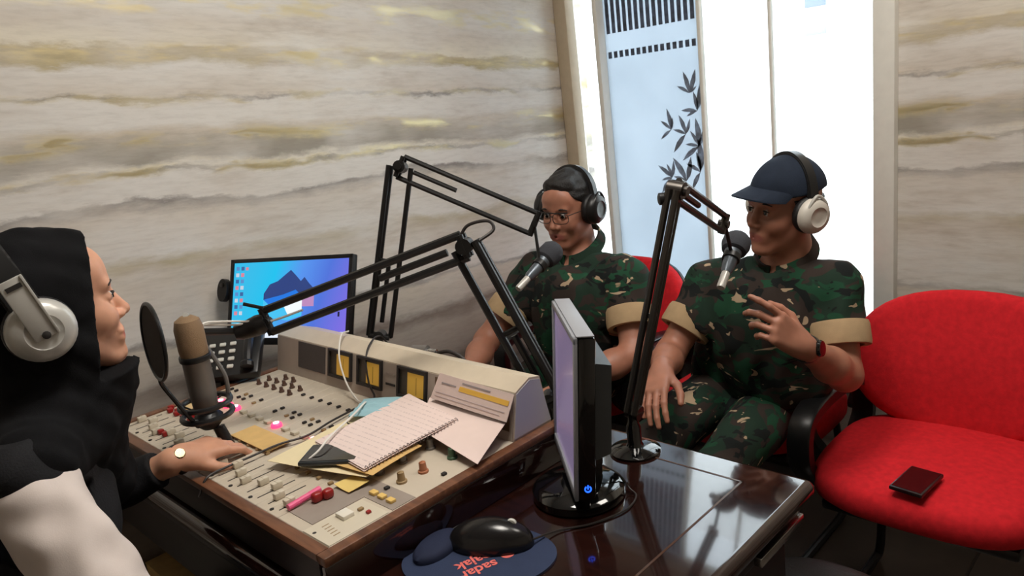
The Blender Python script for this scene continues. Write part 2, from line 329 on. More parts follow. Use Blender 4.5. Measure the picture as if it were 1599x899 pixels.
# ------------------------------------------------------------------ implicit bodies (smooth unions meshed with surface nets)
class Field:
    def __init__(s, lo, hi, h):
        s.lo = np.array(lo, float); s.h = h; s.n = [int((b - a) / h) + 1 for a, b in zip(lo, hi)]
        s.ax = [(s.lo[i] + h * np.arange(s.n[i])).astype(np.float32) for i in range(3)]
        s.f = np.full(s.n, 1.0, np.float32); s.at()
    def at(s, R=None, t=(0, 0, 0), sc=1.0): s.R = np.eye(3) if R is None else np.asarray(R); s.t = np.array(t, float); s.sc = sc; return s
    def w(s, p): return s.R @ (np.asarray(p, float) * s.sc) + s.t
    def _sl(s, c, rad_):
        i0 = [max(0, int((c[i] - rad_[i] - s.lo[i]) / s.h)) for i in range(3)]; i1 = [min(s.n[i], int((c[i] + rad_[i] - s.lo[i]) / s.h) + 2) for i in range(3)]
        if any(b <= a for a, b in zip(i0, i1)): return None
        return tuple(slice(a, b) for a, b in zip(i0, i1))
    def _g(s, sl): return np.meshgrid(*[s.ax[i][sl[i]] for i in range(3)], indexing='ij', sparse=True)
    def _mix(s, sl, d, k, op):
        f = s.f[sl]; d = d.astype(np.float32)
        if op == 'u': h_ = np.maximum(k - np.abs(f - d), 0) / k; s.f[sl] = np.minimum(f, d) - h_ * h_ * k * .25
        elif op == 's': d = -d; h_ = np.maximum(k - np.abs(f - d), 0) / k; s.f[sl] = np.maximum(f, d) + h_ * h_ * k * .25
    def cone(s, a, b, ra, rb, k=.02, op='u', cap=False, capa=False):
        a, b = s.w(a), s.w(b); ra *= s.sc; rb *= s.sc
        m = max(ra, rb) + k + 3 * s.h; c = (a + b) / 2; sl = s._sl(c, np.abs(b - a) / 2 + m)
        if sl is None: return s
        x, y, z = s._g(sl); ab = b - a; L2 = ab @ ab + 1e-12
        tt = ((x - a[0]) * ab[0] + (y - a[1]) * ab[1] + (z - a[2]) * ab[2]) / L2; t = np.clip(tt, 0, 1)
        d = np.sqrt((x - a[0] - t * ab[0]) ** 2 + (y - a[1] - t * ab[1]) ** 2 + (z - a[2] - t * ab[2]) ** 2) - (ra + t * (rb - ra))
        L = math.sqrt(L2)
        if cap: d = np.maximum(d, (tt - 1) * L)
        if capa: d = np.maximum(d, -tt * L)
        s._mix(sl, d, k, op); return s
    def ell(s, c, r, k=.02, op='u', R=None):
        c = s.w(c); Rl = s.R if R is None else s.R @ R; r = np.array(r) * s.sc; ext = np.sqrt((Rl ** 2) @ (r ** 2)) + k + 3 * s.h
        sl = s._sl(c, ext)
        if sl is None: return s
        x, y, z = s._g(sl); x = x - c[0]; y = y - c[1]; z = z - c[2]
        q = [x * Rl[0, i] + y * Rl[1, i] + z * Rl[2, i] for i in range(3)]
        k0 = np.sqrt(sum((q[i] / r[i]) ** 2 for i in range(3))); k1 = np.sqrt(sum((q[i] / r[i] ** 2) ** 2 for i in range(3))) + 1e-9
        s._mix(sl, k0 * (k0 - 1) / k1, k, op); return s
    def cut(s, p, n_, k=.004):
        """keep the side the normal points away from"""
        p = s.w(p); n_ = s.R @ nrm(n_); x, y, z = s._g((slice(None),) * 3)
        d = (x - p[0]) * n_[0] + (y - p[1]) * n_[1] + (z - p[2]) * n_[2]
        s.f = np.maximum(s.f, d.astype(np.float32)); return s
    def folds(s, amp, freq, n_=5, seed=1, zs=1.0):
        g = np.random.default_rng(seed); x, y, z = s._g((slice(None),) * 3); t = 0
        for i in range(n_):
            d = nrm(g.normal(size=3)); fr = freq * g.uniform(.6, 1.6); wob = g.normal(size=3) * freq * .3
            t = t + np.sin(fr * (x * d[0] + y * d[1] + z * d[2] * zs) + 1.6 * np.sin(wob[0] * x + wob[1] * y + wob[2] * z + i) + g.uniform(0, 6))
        s.f += (amp / math.sqrt(n_) * t).astype(np.float32); return s
    def mesh(s, name, lipf=None):
        f = s.f; f[0] = f[-1] = 1; f[:, 0] = f[:, -1] = 1; f[:, :, 0] = f[:, :, -1] = 1
        sg = f < 0; n = f.shape
        cs = [sg[i:n[0] - 1 + i, j:n[1] - 1 + j, k:n[2] - 1 + k] for i in (0, 1) for j in (0, 1) for k in (0, 1)]
        al = cs[0].copy(); an = cs[0].copy()
        for c in cs[1:]: al &= c; an |= c
        act = an & ~al; I = np.argwhere(act); idx = np.full(act.shape, -1, np.int64); idx[act] = np.arange(len(I))
        acc = np.zeros((len(I), 3)); cnt = np.zeros(len(I))
        cor = [(i, j, k) for i in (0, 1) for j in (0, 1) for k in (0, 1)]
        fv = {c: f[I[:, 0] + c[0], I[:, 1] + c[1], I[:, 2] + c[2]].astype(float) for c in cor}
        for c in cor:
            for a in range(3):
                if c[a]: continue
                e = list(c); e[a] = 1; e = tuple(e); m = (fv[c] < 0) != (fv[e] < 0)
                t = fv[c][m] / (fv[c][m] - fv[e][m]); p = np.tile(np.array(c, float), (m.sum(), 1)); p[:, a] += t; acc[m] += p; cnt[m] += 1
        vs = s.lo + s.h * (I + acc / cnt[:, None]); F = []
        for a in range(3):
            b, c = (a + 1) % 3, (a + 2) % 3
            s0 = [slice(None)] * 3; s1 = [slice(None)] * 3; s0[a] = slice(0, -1); s1[a] = slice(1, None)
            A, B = sg[tuple(s0)], sg[tuple(s1)]; E = np.argwhere(A != B); fl = A[tuple(E.T)]
            def ci(db, dc): J = E.copy(); J[:, b] += db; J[:, c] += dc; return idx[J[:, 0], J[:, 1], J[:, 2]]
            qd = np.stack([ci(-1, -1), ci(0, -1), ci(0, 0), ci(-1, 0)], 1); qd[~fl] = qd[~fl][:, ::-1]; F.append(qd)
        F = np.concatenate(F)
        me = bpy.data.meshes.new(name); me.vertices.add(len(vs)); me.vertices.foreach_set('co', vs.ravel().astype(np.float32))
        me.loops.add(F.size); me.loops.foreach_set('vertex_index', F.ravel().astype(np.int32)); me.polygons.add(len(F)); me.polygons.foreach_set('loop_start', np.arange(0, F.size, 4, dtype=np.int32))
        me.polygons.foreach_set('loop_total', np.full(len(F), 4, np.int32))
        me.update(calc_edges=True); me.validate()
        if lipf is not None:
            at = me.attributes.new('lip', 'FLOAT', 'POINT'); at.data.foreach_set('value', lipf(vs).astype(np.float32))
        me.shade_smooth(); return me

# ------------------------------------------------------------------ the room
XW, YW, XB, YB, H = 2.60, 2.15, -1.7, -1.9, 2.75
WY0, WY1, WZ0, WZ1 = .83, 2.12, .44, 2.36
struct('wall_left', MB().b2((XB, YW, 0), (XW + .12, YW + .12, H)), M_wall_l)
m = MB(); m.b2((XW, YB, 0), (XW + .12, WY0, H)); m.b2((XW, WY0, 0), (XW + .12, WY1, WZ0)); m.b2((XW, WY0, WZ1), (XW + .12, WY1, H)); m.b2((XW, WY1, 0), (XW + .12, YW, H))
struct('wall_right', m, M_wall_r)
struct('wall_back', MB().b2((XB - .12, YB - .12, 0), (XB, YW + .12, H)), mat('cream_wall', srgb(214, 204, 190), .8, var=.03))
struct('wall_near', MB().b2((XB, YB - .12, 0), (XW + .12, YB, H)), MATS['cream_wall'])
struct('ceiling', MB().b2((XB - .12, YB - .12, H), (XW + .12, YW + .12, H + .1)), mat('ceiling_white', srgb(232, 230, 224), .8, var=.02))
fl = struct('floor', MB().b2((XB - .12, YB - .12, -.1), (XW + .12, YW + .12, -.004)), M_grout)
tm = setmat(MB().b2((-.297, -.297, -.004), (.297, .297, 0), .002, 1).mesh('floor_tile'), M_floor)
for i in range(8):
    for j in range(7):
        x, y = XB + .3 + .6 * i, YB + .3 + .6 * j
        if x < XW - .2 and y < YW - .1: inst('tile', tm, fl, (x, y, 0))
struct('baseboard_left', MB().b2((XB, YW - .015, 0), (XW, YW, .09), .003), mat('dark_skirting', srgb(60, 48, 42), .5))
struct('baseboard_right', MB().b2((XW - .015, YB, 0), (XW, YW - .015, .09), .003), MATS['dark_skirting'])
# corner post between the wallpaper and the window
struct('trim_1', MB().b2((XW - .03, 2.085, .0), (XW + .03, 2.148, H), .004), M_beige_frame)
# window with a narrow side light, a frosted sash and two clear sashes
win = struct('window_1', MB().b2((XW - .02, WY0, WZ0 - .03), (XW + .1, WY1, WZ0 + .025), .004), M_white)
def fr(lo, hi): return obj('frame', MB().b2(lo, hi, .004), M_white, win)
fr((XW - .035, WY0 - .02, WZ0), (XW + .09, WY0 + .045, WZ1)); fr((XW - .02, WY0, WZ1 - .05), (XW + .09, WY1, WZ1 + .02))
fr((XW + .0, 1.950, WZ0), (XW + .07, 1.972, WZ1)); fr((XW + .03, 1.505, WZ0), (XW + .07, 1.520, WZ1)); fr((XW + .035, 1.235, WZ0), (XW + .065, 1.247, WZ1))
for nm, a, b, mm in (('pane', 1.972, 2.10, M_glass), ('frosted_pane', 1.52, 1.95, M_film), ('pane', 1.247, 1.505, M_glass), ('pane', .875, 1.235, M_glass)):
    p = obj(nm, MB().b2((XW + .046, a, WZ0 + .02), (XW + .052, b, WZ1 - .04)), mm, win)
    if a == 1.52: film = p
film['label'] = 'frosted sash with a striped band and bamboo leaves'
xs = XW + .045
for i in range(15):
    y = 1.93 - i * .0277
    obj('stripe', MB().b2((xs - .001, y - .0085, 1.722), (xs, y + .0085, 2.28)), M_stripefilm, film)
    obj('dash', MB().b2((xs - .001, y - .0085, 1.625), (xs, y + .0085, 1.651)), M_stripefilm, film)
def leaf(y, z, ang, L, wd=.30):
    a = rad(ang); ux = V(0, -math.cos(a), math.sin(a)); uy = V(0, -math.sin(a), -math.cos(a))
    poly = [(0, 0), (.25 * L, wd * L * .42), (.55 * L, wd * L * .5), (.8 * L, wd * L * .28), (L, 0), (.75 * L, -wd * L * .18), (.4 * L, -wd * L * .25)]
    m_ = MB().prism(poly, V(xs, y, z), ux, uy, .0012); obj('leaf', m_, M_leafprint, film)
# bamboo sprays: (root y, root z, [(angle, length) ...])
for y, z, ls in ((1.575, 1.455, ((105, .085), (70, .09), (150, .06), (35, .04))), (1.545, 1.385, ((100, .075), (80, .10), (175, .07), (200, .05))), (1.665, 1.32, ((100, .085), (140, .06), (215, .06), (80, .05))),
                 (1.60, 1.30, ((110, .08), (70, .06), (230, .09), (160, .06))), (1.545, 1.25, ((95, .11), (120, .07), (215, .09), (170, .06), (70, .07))), (1.545, 1.15, ((90, .13), (150, .07), (100, .08), (240, .08))),
                 (1.675, 1.13, ((140, .08), (110, .06), (190, .05), (230, .08), (80, .07))), (1.61, 1.115, ((75, .10), (120, .11), (160, .06), (250, .07)))):
    for a, L in ls: leaf(y, z, a, L)
# outside: pale house across the yard
hs = thing('neighbouring_house', 'pale overexposed house wall seen outside through the window', 'building', (7.0, 2.2, -.1))
obj('facade', MB().b2((7.0, -4, -.1), (7.6, 7, 5.2)), mat('pale_render', srgb(248, 248, 246), .9, var=.01), hs)
obj('upper_window', MB().b2((6.97, 2.77, 2.0), (7.0, 2.95, 2.5), .005), mat('far_glass', srgb(120, 130, 146), .3), hs)
obj('ledge', MB().b2((6.95, 2.77, 1.765), (7.0, 2.95, 1.82), .005), mat('far_ledge', srgb(150, 152, 156), .8), hs)
struct('ground', MB().b2((XW + .14, -5, -.3), (12, 9, -.1)), mat('pale_paving', srgb(200, 198, 190), .9, var=.05))
# ceiling lamps; the second is added unseen to brighten the red chair seat
for i, (x, y, p) in enumerate(((.85, .80, CEIL_W), (1.75, .20, CEIL_W * .5))):
    t = thing('ceiling_lamp', ('square white ceiling panel lamp above the mixing desk', 'added unseen dimmer ceiling panel lamp brightening the red chair seat')[i], 'ceiling lamp', (x, y, H))
    obj('frame', MB().b2((x - .31, y - .31, H - .03), (x + .31, y - .28, H)).b2((x - .31, y + .28, H - .03), (x + .31, y + .31, H)).b2((x - .31, y - .28, H - .03), (x - .28, y + .28, H)).b2((x + .28, y - .28, H - .03), (x + .31, y + .28, H)), M_white, t)
    obj('diffuser', MB().b2((x - .28, y - .28, H - .015), (x + .28, y + .28, H - .005)), mat('lamp_diffuser', srgb(255, 246, 230), .5, emit=(1, .93, .82, 1), es=2), t)
    la = bpy.data.lights.new('panel_light', 'AREA'); la.size = .55; la.energy = p; la.color = (1, .94, .86)
    lo = bpy.data.objects.new('panel_light', la); C.objects.link(lo); lo.parent = t; lo.location = (0, 0, -.035)

# ------------------------------------------------------------------ table
TZ = .78
M_shadewood = wood('mahogany_shade_tone', srgb(20, 10, 8), srgb(34, 17, 13), .45, 0)  # darker matte mahogany, shade around the desk edge put into the colour
tb = thing('desk', 'glossy dark mahogany desk with rounded edge and inlaid line', 'desk', (.85, 1.3, 0))
m = MB(); prof = []
TX0, TX1, TY0, TY1 = .47, 1.225, .515, 2.12
m.b2((TX0, TY0, TZ - .036), (TX1, TY1, TZ), .0165, 5)
obj('tabletop', m, M_table, tb)
M_inlay = mat('inlay_line', srgb(74, 50, 38), .2)
ins = .105
for lo, hi in (((TX0 + ins, TY0 + ins, TZ), (TX1 - .075, TY0 + ins + .004, TZ + .0006)), ((TX1 - .079, TY0 + ins, TZ), (TX1 - .075, TY1 - ins, TZ + .0006))):
    obj('inlay', MB().b2(lo, hi), M_inlay, tb)
obj('lower_moulding', MB().b2((TX0 + .02, TY0 + .022, TZ - .075), (TX1 - .02, TY1, TZ - .045), .008, 3), M_shadewood, tb)
obj('apron', MB().b2((TX0 + .03, TY0 + .045, TZ - .20), (TX1 - .04, TY1 - .01, TZ - .03), .003), M_shadewood, tb)
obj('ledge_highlight', MB().b2((1.02, TY0 + .008, TZ - .070), (1.185, TY0 + .024, TZ - .052), .002), M_chrome, tb)  # chrome bar put in as the highlight along the lower ledge
for y in (TY0 + .07, TY1 - .02):
    obj('end_panel', MB().b2((TX0 + .30, y - .02, 0), (TX1 - .08, y + .02, TZ - .19), .004), M_table, tb)
obj('drawer_case', MB().b2((TX0 + .035, TY0 + .12, TZ - .36), (TX0 + .50, 1.30, TZ - .19), .004), M_shadewood, tb)
obj('modesty_panel', MB().b2((TX1 - .22, TY0 + .09, .12), (TX1 - .20, TY1 - .09, TZ - .19)), M_table, tb)
bx = thing('carton', 'tan carton on the floor under the desk against the wall', 'box', (.66, 1.96, 0))
m = MB().b2((.54, 1.86, 0), (.74, 2.08, .40), .004); obj('body', m, M_box, bx); obj('flap', MB().b2((.54, 1.86, .40), (.638, 2.08, .404)), M_box, bx); obj('flap', MB().b2((.642, 1.86, .40), (.74, 2.08, .404)), M_box, bx)

# ------------------------------------------------------------------ mixing console
CZ = .86; CX0, CX1, CY0, CY1 = .50, 1.055, .985, 1.90
cn = thing('mixing_console', 'beige broadcast mixing console with wooden rim and meter bridge', 'mixing console', (.78, 1.44, TZ))
obj('case', MB().b2((CX0 + .02, CY0 + .02, TZ), (CX1 - .005, CY1 - .02, CZ - .008), .002), M_dark, cn)
obj('wood_rail', MB().b2((CX0 - .010, CY0 - .004, TZ + .006), (CX0 + .012, CY1, CZ - .012), .003), M_shadewood, cn); obj('rail_cap', MB().b2((CX0 - .012, CY0 + .002, CZ - .013), (CX0 + .012, CY1 - .004, CZ + .002), .003), M_conwood, cn)
obj('wood_cheek', MB().b2((CX0 - .012, CY0 - .020, TZ), (CX1, CY0 + .002, CZ - .014), .003), M_table, cn); obj('cheek_cap', MB().b2((CX0 - .012, CY0 - .022, CZ - .015), (CX1, CY0 + .002, CZ + .002), .003), M_conwood, cn)
obj('wood_cheek', MB().b2((CX0 - .012, CY1 - .004, TZ), (CX1, CY1 + .02, CZ + .002), .004), M_conwood, cn)
NS = 19; SW = .039; SY = 1.89
strip_me = setmat(MB().b2((CX0 + .013, -SW / 2 + .0007, CZ - .008), (.936, SW / 2 - .0007, CZ), .001, 1).mesh('strip'), M_plate)
slot_me = setmat(MB().b2((.528, -.0012, CZ), (.605, .0012, CZ + .0006)).mesh('slot'), M_dark)
fcap_me = setmat(MB().box((0, 0, CZ + .007), (.020, .012, .013), None, .002).b2((-.0008, -.006, CZ + .0125), (.0008, .006, CZ + .0142)).mesh('fader'), M_cap)
sq = lambda sx, sy, h, mm, b=.0015: setmat(MB().box((0, 0, CZ + h / 2), (sx, sy, h), None, b).mesh('button'), mm)
btn_cap = sq(.014, .018, .007, M_cap); btn_dark = sq(.010, .008, .005, M_dark); btn_red = sq(.014, .014, .012, M_redcap, .004); btn_tan = sq(.010, .008, .005, M_ktan)
lit_me = setmat(MB().lathe([(.0125, 0), (.0125, .006), (.010, .009)], (0, 0, CZ), n=16).mesh('lit'), M_lit); core_me = setmat(MB().lathe([(.0068, 0), (.0068, .0022), (.004, .003)], (0, 0, CZ + .0085), n=12).mesh('core'), M_litc)
def knob_me(mm, r=.0075, h=.020): return setmat(MB().lathe([(r * 1.35, 0), (r * 1.35, .004), (r, .005), (r * .85, h), (r * .6, h + .001)], (0, 0, CZ), n=14).b2((-r * .85, -.0008, CZ + h), (0, .0008, CZ + h + .0018)).mesh('knob'), mm)
kn = {k: knob_me(mm) for k, mm in (('grey', M_kgrey), ('green', M_kgreen), ('orange', M_kor), ('tan', M_ktan))}; kb = knob_me(M_kbrn, .0052, .013)
for i in range(NS):
    y = SY - .0195 - i * SW
    st = inst('channel_strip', strip_me, cn, (0, y, 0)); inst('fader_slot', slot_me, st, (0, 0, 0))
    inst('fader', fcap_me, st, (.558 + .012 * math.sin(i * 1.7), 0, 0))
    if i in (1, 2, 3, 4, 9, 13):
        b_ = inst('lit_button', lit_me, st, (.721, 0, 0)); inst('lamp_core', core_me, cn, (.721, y, 0))
    else: inst('button', btn_cap, st, (.721, 0, 0))
    if i < 4:
        inst('red_button', btn_red, st, (.622, -.009, 0)); inst('red_button', btn_red, st, (.632, .009, 0))
    else: inst('button', btn_tan, st, (.634, 0, 0))
    for x in (.765, .785):
        if not (5 <= i <= 6): inst('small_button', btn_dark if (i * 3 + int(x * 100)) % 4 else btn_tan, st, (x, .008 if i % 2 else -.006, 0))
    if 1 <= i <= 5:
        for x in (.845, .875) + ((.902,) if i in (2, 3) else ()): inst('knob', kb, st, (x, 0, 0))
    elif i > 5: inst('small_button', btn_dark, st, (.86, 0, 0))
for y in (1.722, 1.745): inst('red_button', btn_red, cn, (.552, y - .004, 0))
# master section, at the near end
obj('master_panel', MB().b2((CX0 + .013, CY0 + .003, CZ - .008), (.936, SY - NS * SW - .001, CZ), .001, 1), M_plate, cn)
obj('grey_panel', MB().b2((.535, 1.072, CZ), (.69, 1.145, CZ + .0012)).b2((.640, .990, CZ), (.69, 1.072, CZ + .0012)), M_plate2, cn)
obj('white_panel', MB().b2((.514, .990, CZ), (.632, 1.068, CZ + .0016), .0006, 1), M_cap, cn)
for k, x, y in (('grey', .71, 1.12), ('grey', .763, 1.118), ('grey', .831, 1.115), ('green', .826, 1.045), ('tan', .712, 1.056), ('orange', .759, 1.051)): inst('knob', kn[k], cn, (x, y, 0))
by = sq(.012, .016, .006, M_yel); bw = sq(.022, .026, .008, mat('white_cap', srgb(226, 220, 206), .4)); br = sq(.008, .008, .005, M_redcap)
for y in (1.064, 1.040, 1.015): inst('yellow_button', by, cn, (.656, y, .001))
inst('white_button', bw, cn, (.582, 1.045, .001)); inst('small_button', btn_dark, cn, (.68, 1.058, .001)); inst('small_button', btn_dark, cn, (.772, 1.008, 0))
inst('small_button', br, cn, (.611, 1.018, .001)); inst('small_button', btn_tan, cn, (.609, 1.038, .001))
big = setmat(MB().box((0, 0, CZ + .009), (.020, .016, .018), None, .006, 3).mesh('redk'), M_redcap)
inst('red_fader', big, cn, (.584, 1.133, .001)); inst('red_fader', big, cn, (.602, 1.126, .001))
for k in range(5): obj('print_mark', MB().b2((.535 + .001 * k, 1.008 + .010 * k, CZ + .0016), (.548 + .001 * k, 1.010 + .010 * k, CZ + .0019)), M_ktan, cn)
# screws along the front rim
scr = setmat(MB().lathe([(.004, 0), (.004, .0015), (.002, .002)], (0, 0, CZ), n=10).mesh('screw'), M_dark)
for i in range(0, NS, 2): inst('screw', scr, cn, (.522, SY - .0195 - i * SW + .015, 0))
inst('screw', scr, cn, (.522, 1.045, 0))
obj('yellow_tape', MB().b2((.632, 1.40, CZ + .006), (.69, 1.56, CZ + .0075)), M_tape, cn)
obj('yellow_tape', MB().b2((.640, 1.71, CZ + .0125), (.682, 1.865, CZ + .0135)), mat('pale_tape', srgb(222, 192, 140), .7, var=.05), cn)
# meter bridge
pr = [(.936, CZ - .006), (.958, .955), (1.0, .972), (1.03, .965), (CX1 - .002, CZ - .02), (CX1 - .002, TZ + .002), (.936, TZ + .02)]
bb = obj('meter_bridge', MB().prism(pr, V(0, CY1 - .002, 0), V(1, 0, 0), V(0, 0, 1), CY1 - CY0 - .006), M_bridge, cn)
f0 = V(.936, 0, CZ - .006); f1 = V(.958, 0, .955); fu = nrm(f1 - f0); fn = nrm(np.cross(fu, V(0, 1, 0))); fn = fn if fn[0] < 0 else -fn
RB = np.stack([-fn, V(0, 1, 0), fu], 1)
def onface(y0, y1, z0, z1, t, mm, nm, bev=0, off=0.0):
    p = lambda z: f0 + fu * ((z - f0[2]) / fu[2]); c = (p(z0) + p(z1)) / 2 + V(0, (y0 + y1) / 2, 0) + fn * (t / 2 + off)
    return obj(nm, MB().box(c, (t, abs(y1 - y0), abs(z1 - z0) / fu[2]), RB, bev, 1), mm, bb)
onface(CY0 + .006, CY1 - .004, .858, .953, .002, M_bridgef, 'face_panel')
onface(1.655, 1.785, .884, .951, .0012, mat('vent_dark', srgb(74, 68, 66), .7, bump=.6, bs=700), 'speaker_grille', 0, .002)
for ya, yb in ((1.535, 1.635), (1.412, 1.510), (1.250, 1.352)):
    for a, b, c_, d in ((ya, yb, .885, .891), (ya, yb, .948, .954), (ya, ya + .006, .891, .948), (yb - .006, yb, .891, .948)): onface(a, b, c_, d, .007, M_dark, 'meter_frame', 0, .002)
    onface(ya + .006, yb - .006, .891, .948, .0015, mat('meter_back', srgb(64, 60, 48), .4), 'meter_back', 0, .002)
    onface(ya + .008, yb - .034, .893, .943, .002, M_meterglass, 'meter_scale', 0, .0025)
    onface(ya + .036, ya + .0367, .897, .935, .0025, M_dark, 'needle', 0, .0025)
for ya, yb in ((1.105, 1.225), (1.0, 1.09)): onface(ya, yb, .878, .948, .001, mat('meter_brown', srgb(96, 74, 52), .5), 'meter_back', 0, .002)
for z in (.925, .902): onface(1.365, 1.400, z, z + .005, .0012, M_plate2 if z > .91 else M_dark, 'print_mark', 0, .002)
obj('end_plate', MB().prism([(.940, CZ + .004), (.960, .951), (1.0, .967), (1.028, .960), (CX1 - .006, CZ + .004)], V(0, CY0 + .006, 0), V(1, 0, 0), V(0, 0, 1), .003), mat('end_plate_windowlit', srgb(186, 188, 196), .3), bb)  # blue-grey tone puts window light on the bridge end into the colour

# ------------------------------------------------------------------ papers on the console
def sheet(name, c4, curl=.0, n=8, th=.0008, bump=.002, seed=0):
    """thin sheet from 4 corners, a little wavy, with thickness"""
    a, b, c_, d = [np.asarray(p, float) for p in c4]; g = np.random.default_rng(seed); ph = g.uniform(0, 6, 3); vs = []; nn = nrm(np.cross(b - a, d - a)); nn = nn if nn[2] > 0 else -nn
    for t in (0, th):
        for i in range(n + 1):
            for j in range(n + 1):
                u, v = i / n, j / n; p = (a * (1 - u) + b * u) * (1 - v) + (d * (1 - u) + c_ * u) * v
                vs.append(p + nn * (t + bump * (1 + math.sin(3 * u + ph[0]) * math.cos(2.5 * v + ph[1])) + curl * (2 * u - 1) ** 2))
    N = (n + 1) ** 2; q = lambda i, j: i * (n + 1) + j; fs = []
    for i in range(n):
        for j in range(n):
            f = (q(i, j), q(i + 1, j), q(i + 1, j + 1), q(i, j + 1)); fs += [f[::-1], tuple(N + k for k in f)]
    for i in range(n):
        for e in ((q(i, 0), q(i + 1, 0)), (q(i, n), q(i + 1, n)), (q(0, i), q(0, i + 1)), (q(n, i), q(n, i + 1))): fs.append((e[0], e[1], N + e[1], N + e[0]))
    return MB().add(vs, fs)
Z = CZ
tag(obj('paper_sheet', sheet('s', [(.600, 1.335, Z + .016), (.668, 1.10, Z + .016), (.90, 1.16, Z + .014), (.885, 1.375, Z + .014)], seed=1), M_cream), 'cream sheet lying lowest in the paper pile on the console', 'paper')
tag(obj('paper_sheet', sheet('s', [(.655, 1.235, Z + .021), (.672, 1.085, Z + .021), (.80, 1.10, Z + .020), (.80, 1.25, Z + .020)], seed=2), M_tape), 'yellowish sheet peeking out under the spiral notebook', 'paper')
tag(obj('paper_sheet', sheet('s', [(.838, 1.16, Z + .030), (.815, .962, Z + .012), (.932, 1.0, Z + .036), (.948, 1.245, Z + .040)], seed=3), M_paper), 'white sheet between the notebook and the meter bridge end', 'paper')
tag(obj('paper_note', sheet('s', [(.630, 1.15, Z + .004), (.630, 1.103, Z + .004), (.672, 1.098, Z + .006), (.672, 1.15, Z + .004)], n=4, seed=4), mat('sticky_yellow', srgb(226, 198, 120), .8)), 'small yellow note with rounded corner beside the red fader', 'paper')
def m_notepage():
    k = NT('written_page'); tc = k.n('ShaderNodeTexCoord'); wv_ = k.n('ShaderNodeTexWave', bands_direction='X'); wv_.inputs['Scale'].default_value = 22; k.l(tc.outputs['Object'], wv_.inputs[0])
    mp_ = k.n('ShaderNodeMapping'); mp_.inputs['Scale'].default_value = (40, 260, 1); k.l(tc.outputs['Object'], mp_.inputs[0]); nz = k.n('ShaderNodeTexNoise', i_2=1, i_3=2); k.l(mp_.outputs[0], nz.inputs[0])
    mm = k.n('ShaderNodeMath', operation='MULTIPLY'); a = k.ramp(wv_.outputs[0], [(.80, (0, 0, 0, 1)), (.92, (1, 1, 1, 1))]); b = k.ramp(nz.outputs[0], [(.45, (0, 0, 0, 1)), (.55, (1, 1, 1, 1))]); k.l(a.outputs[0], mm.inputs[0]); k.l(b.outputs[0], mm.inputs[1])
    r = k.ramp(mm.outputs[0], [(0, srgb(226, 206, 199)), (1, srgb(204, 184, 180))]); k.l(r.outputs[0], k.b.inputs['Base Color']); k.b.inputs['Roughness'].default_value = .8; return k.m
M_notepage = m_notepage()
nb = thing('spiral_notebook', 'open white spiral notebook page on the paper pile', 'notebook', (.81, 1.2, Z + .03))
n4 = [V(.690, 1.302, Z + .028), V(.672, 1.108, Z + .026), V(.905, 1.110, Z + .030), V(.925, 1.29, Z + .046)]
obj('page', sheet('s', n4, seed=5, bump=.003), M_notepage, nb)
obj('page', sheet('s', [p - V(.002, .002, .003) for p in n4], seed=5, bump=.003), M_paper, nb)
ring = setmat(MB().tube([(0, .005 * math.cos(t), .005 * math.sin(t)) for t in np.linspace(0, 5.6, 10)], .0007, 5).mesh('ring'), M_wire)
e0, e1 = n4[1], n4[2]
for k in range(26):
    p = e0 + (e1 - e0) * (k + .5) / 26; inst('spiral_ring', ring, nb, (p[0], p[1] - .001, p[2] + .004))
# strip of paper leaning on the bridge
pn = thing('paper_strip', 'paper strip with yellow highlighted line leaning on the meter bridge', 'paper', (.93, 1.09, .93))
def br_pt(y, z, o): p = f0 + fu * ((z - f0[2]) / fu[2]) + fn * o; return V(p[0], y, p[2])
ps = [br_pt(1.222, .905, .016), br_pt(.992, .900, .018), br_pt(.985, .953, .006), br_pt(1.205, .960, .006)]
obj('page', sheet('s', ps, n=6, bump=.0005, seed=6), M_paper, pn)
pl = lambda u, v: (ps[0] * (1 - u) + ps[1] * u) * (1 - v) + (ps[3] * (1 - u) + ps[2] * u) * v + fn * .0026
def bar(u0, u1, v0, v1, mm, nm):
    a, b, c_, d = pl(u0, v0), pl(u1, v0), pl(u1, v1), pl(u0, v1); e = fn * .0006
    obj(nm, MB().add([a, b, c_, d, a - e, b - e, c_ - e, d - e], [(0, 1, 2, 3), (7, 6, 5, 4), (0, 4, 5, 1), (1, 5, 6, 2), (2, 6, 7, 3), (3, 7, 4, 0)]), mm, pn)
bar(.33, .97, .56, .74, M_hl, 'highlight'); bar(.08, .28, .66, .71, M_ink, 'text_line'); bar(.35, .72, .84, .89, M_ink, 'text_line'); bar(.04, .95, .30, .325, mat('faint_ink', srgb(200, 184, 184), .8), 'text_line'); bar(.04, .9, .16, .18, MATS['faint_ink'], 'text_line')
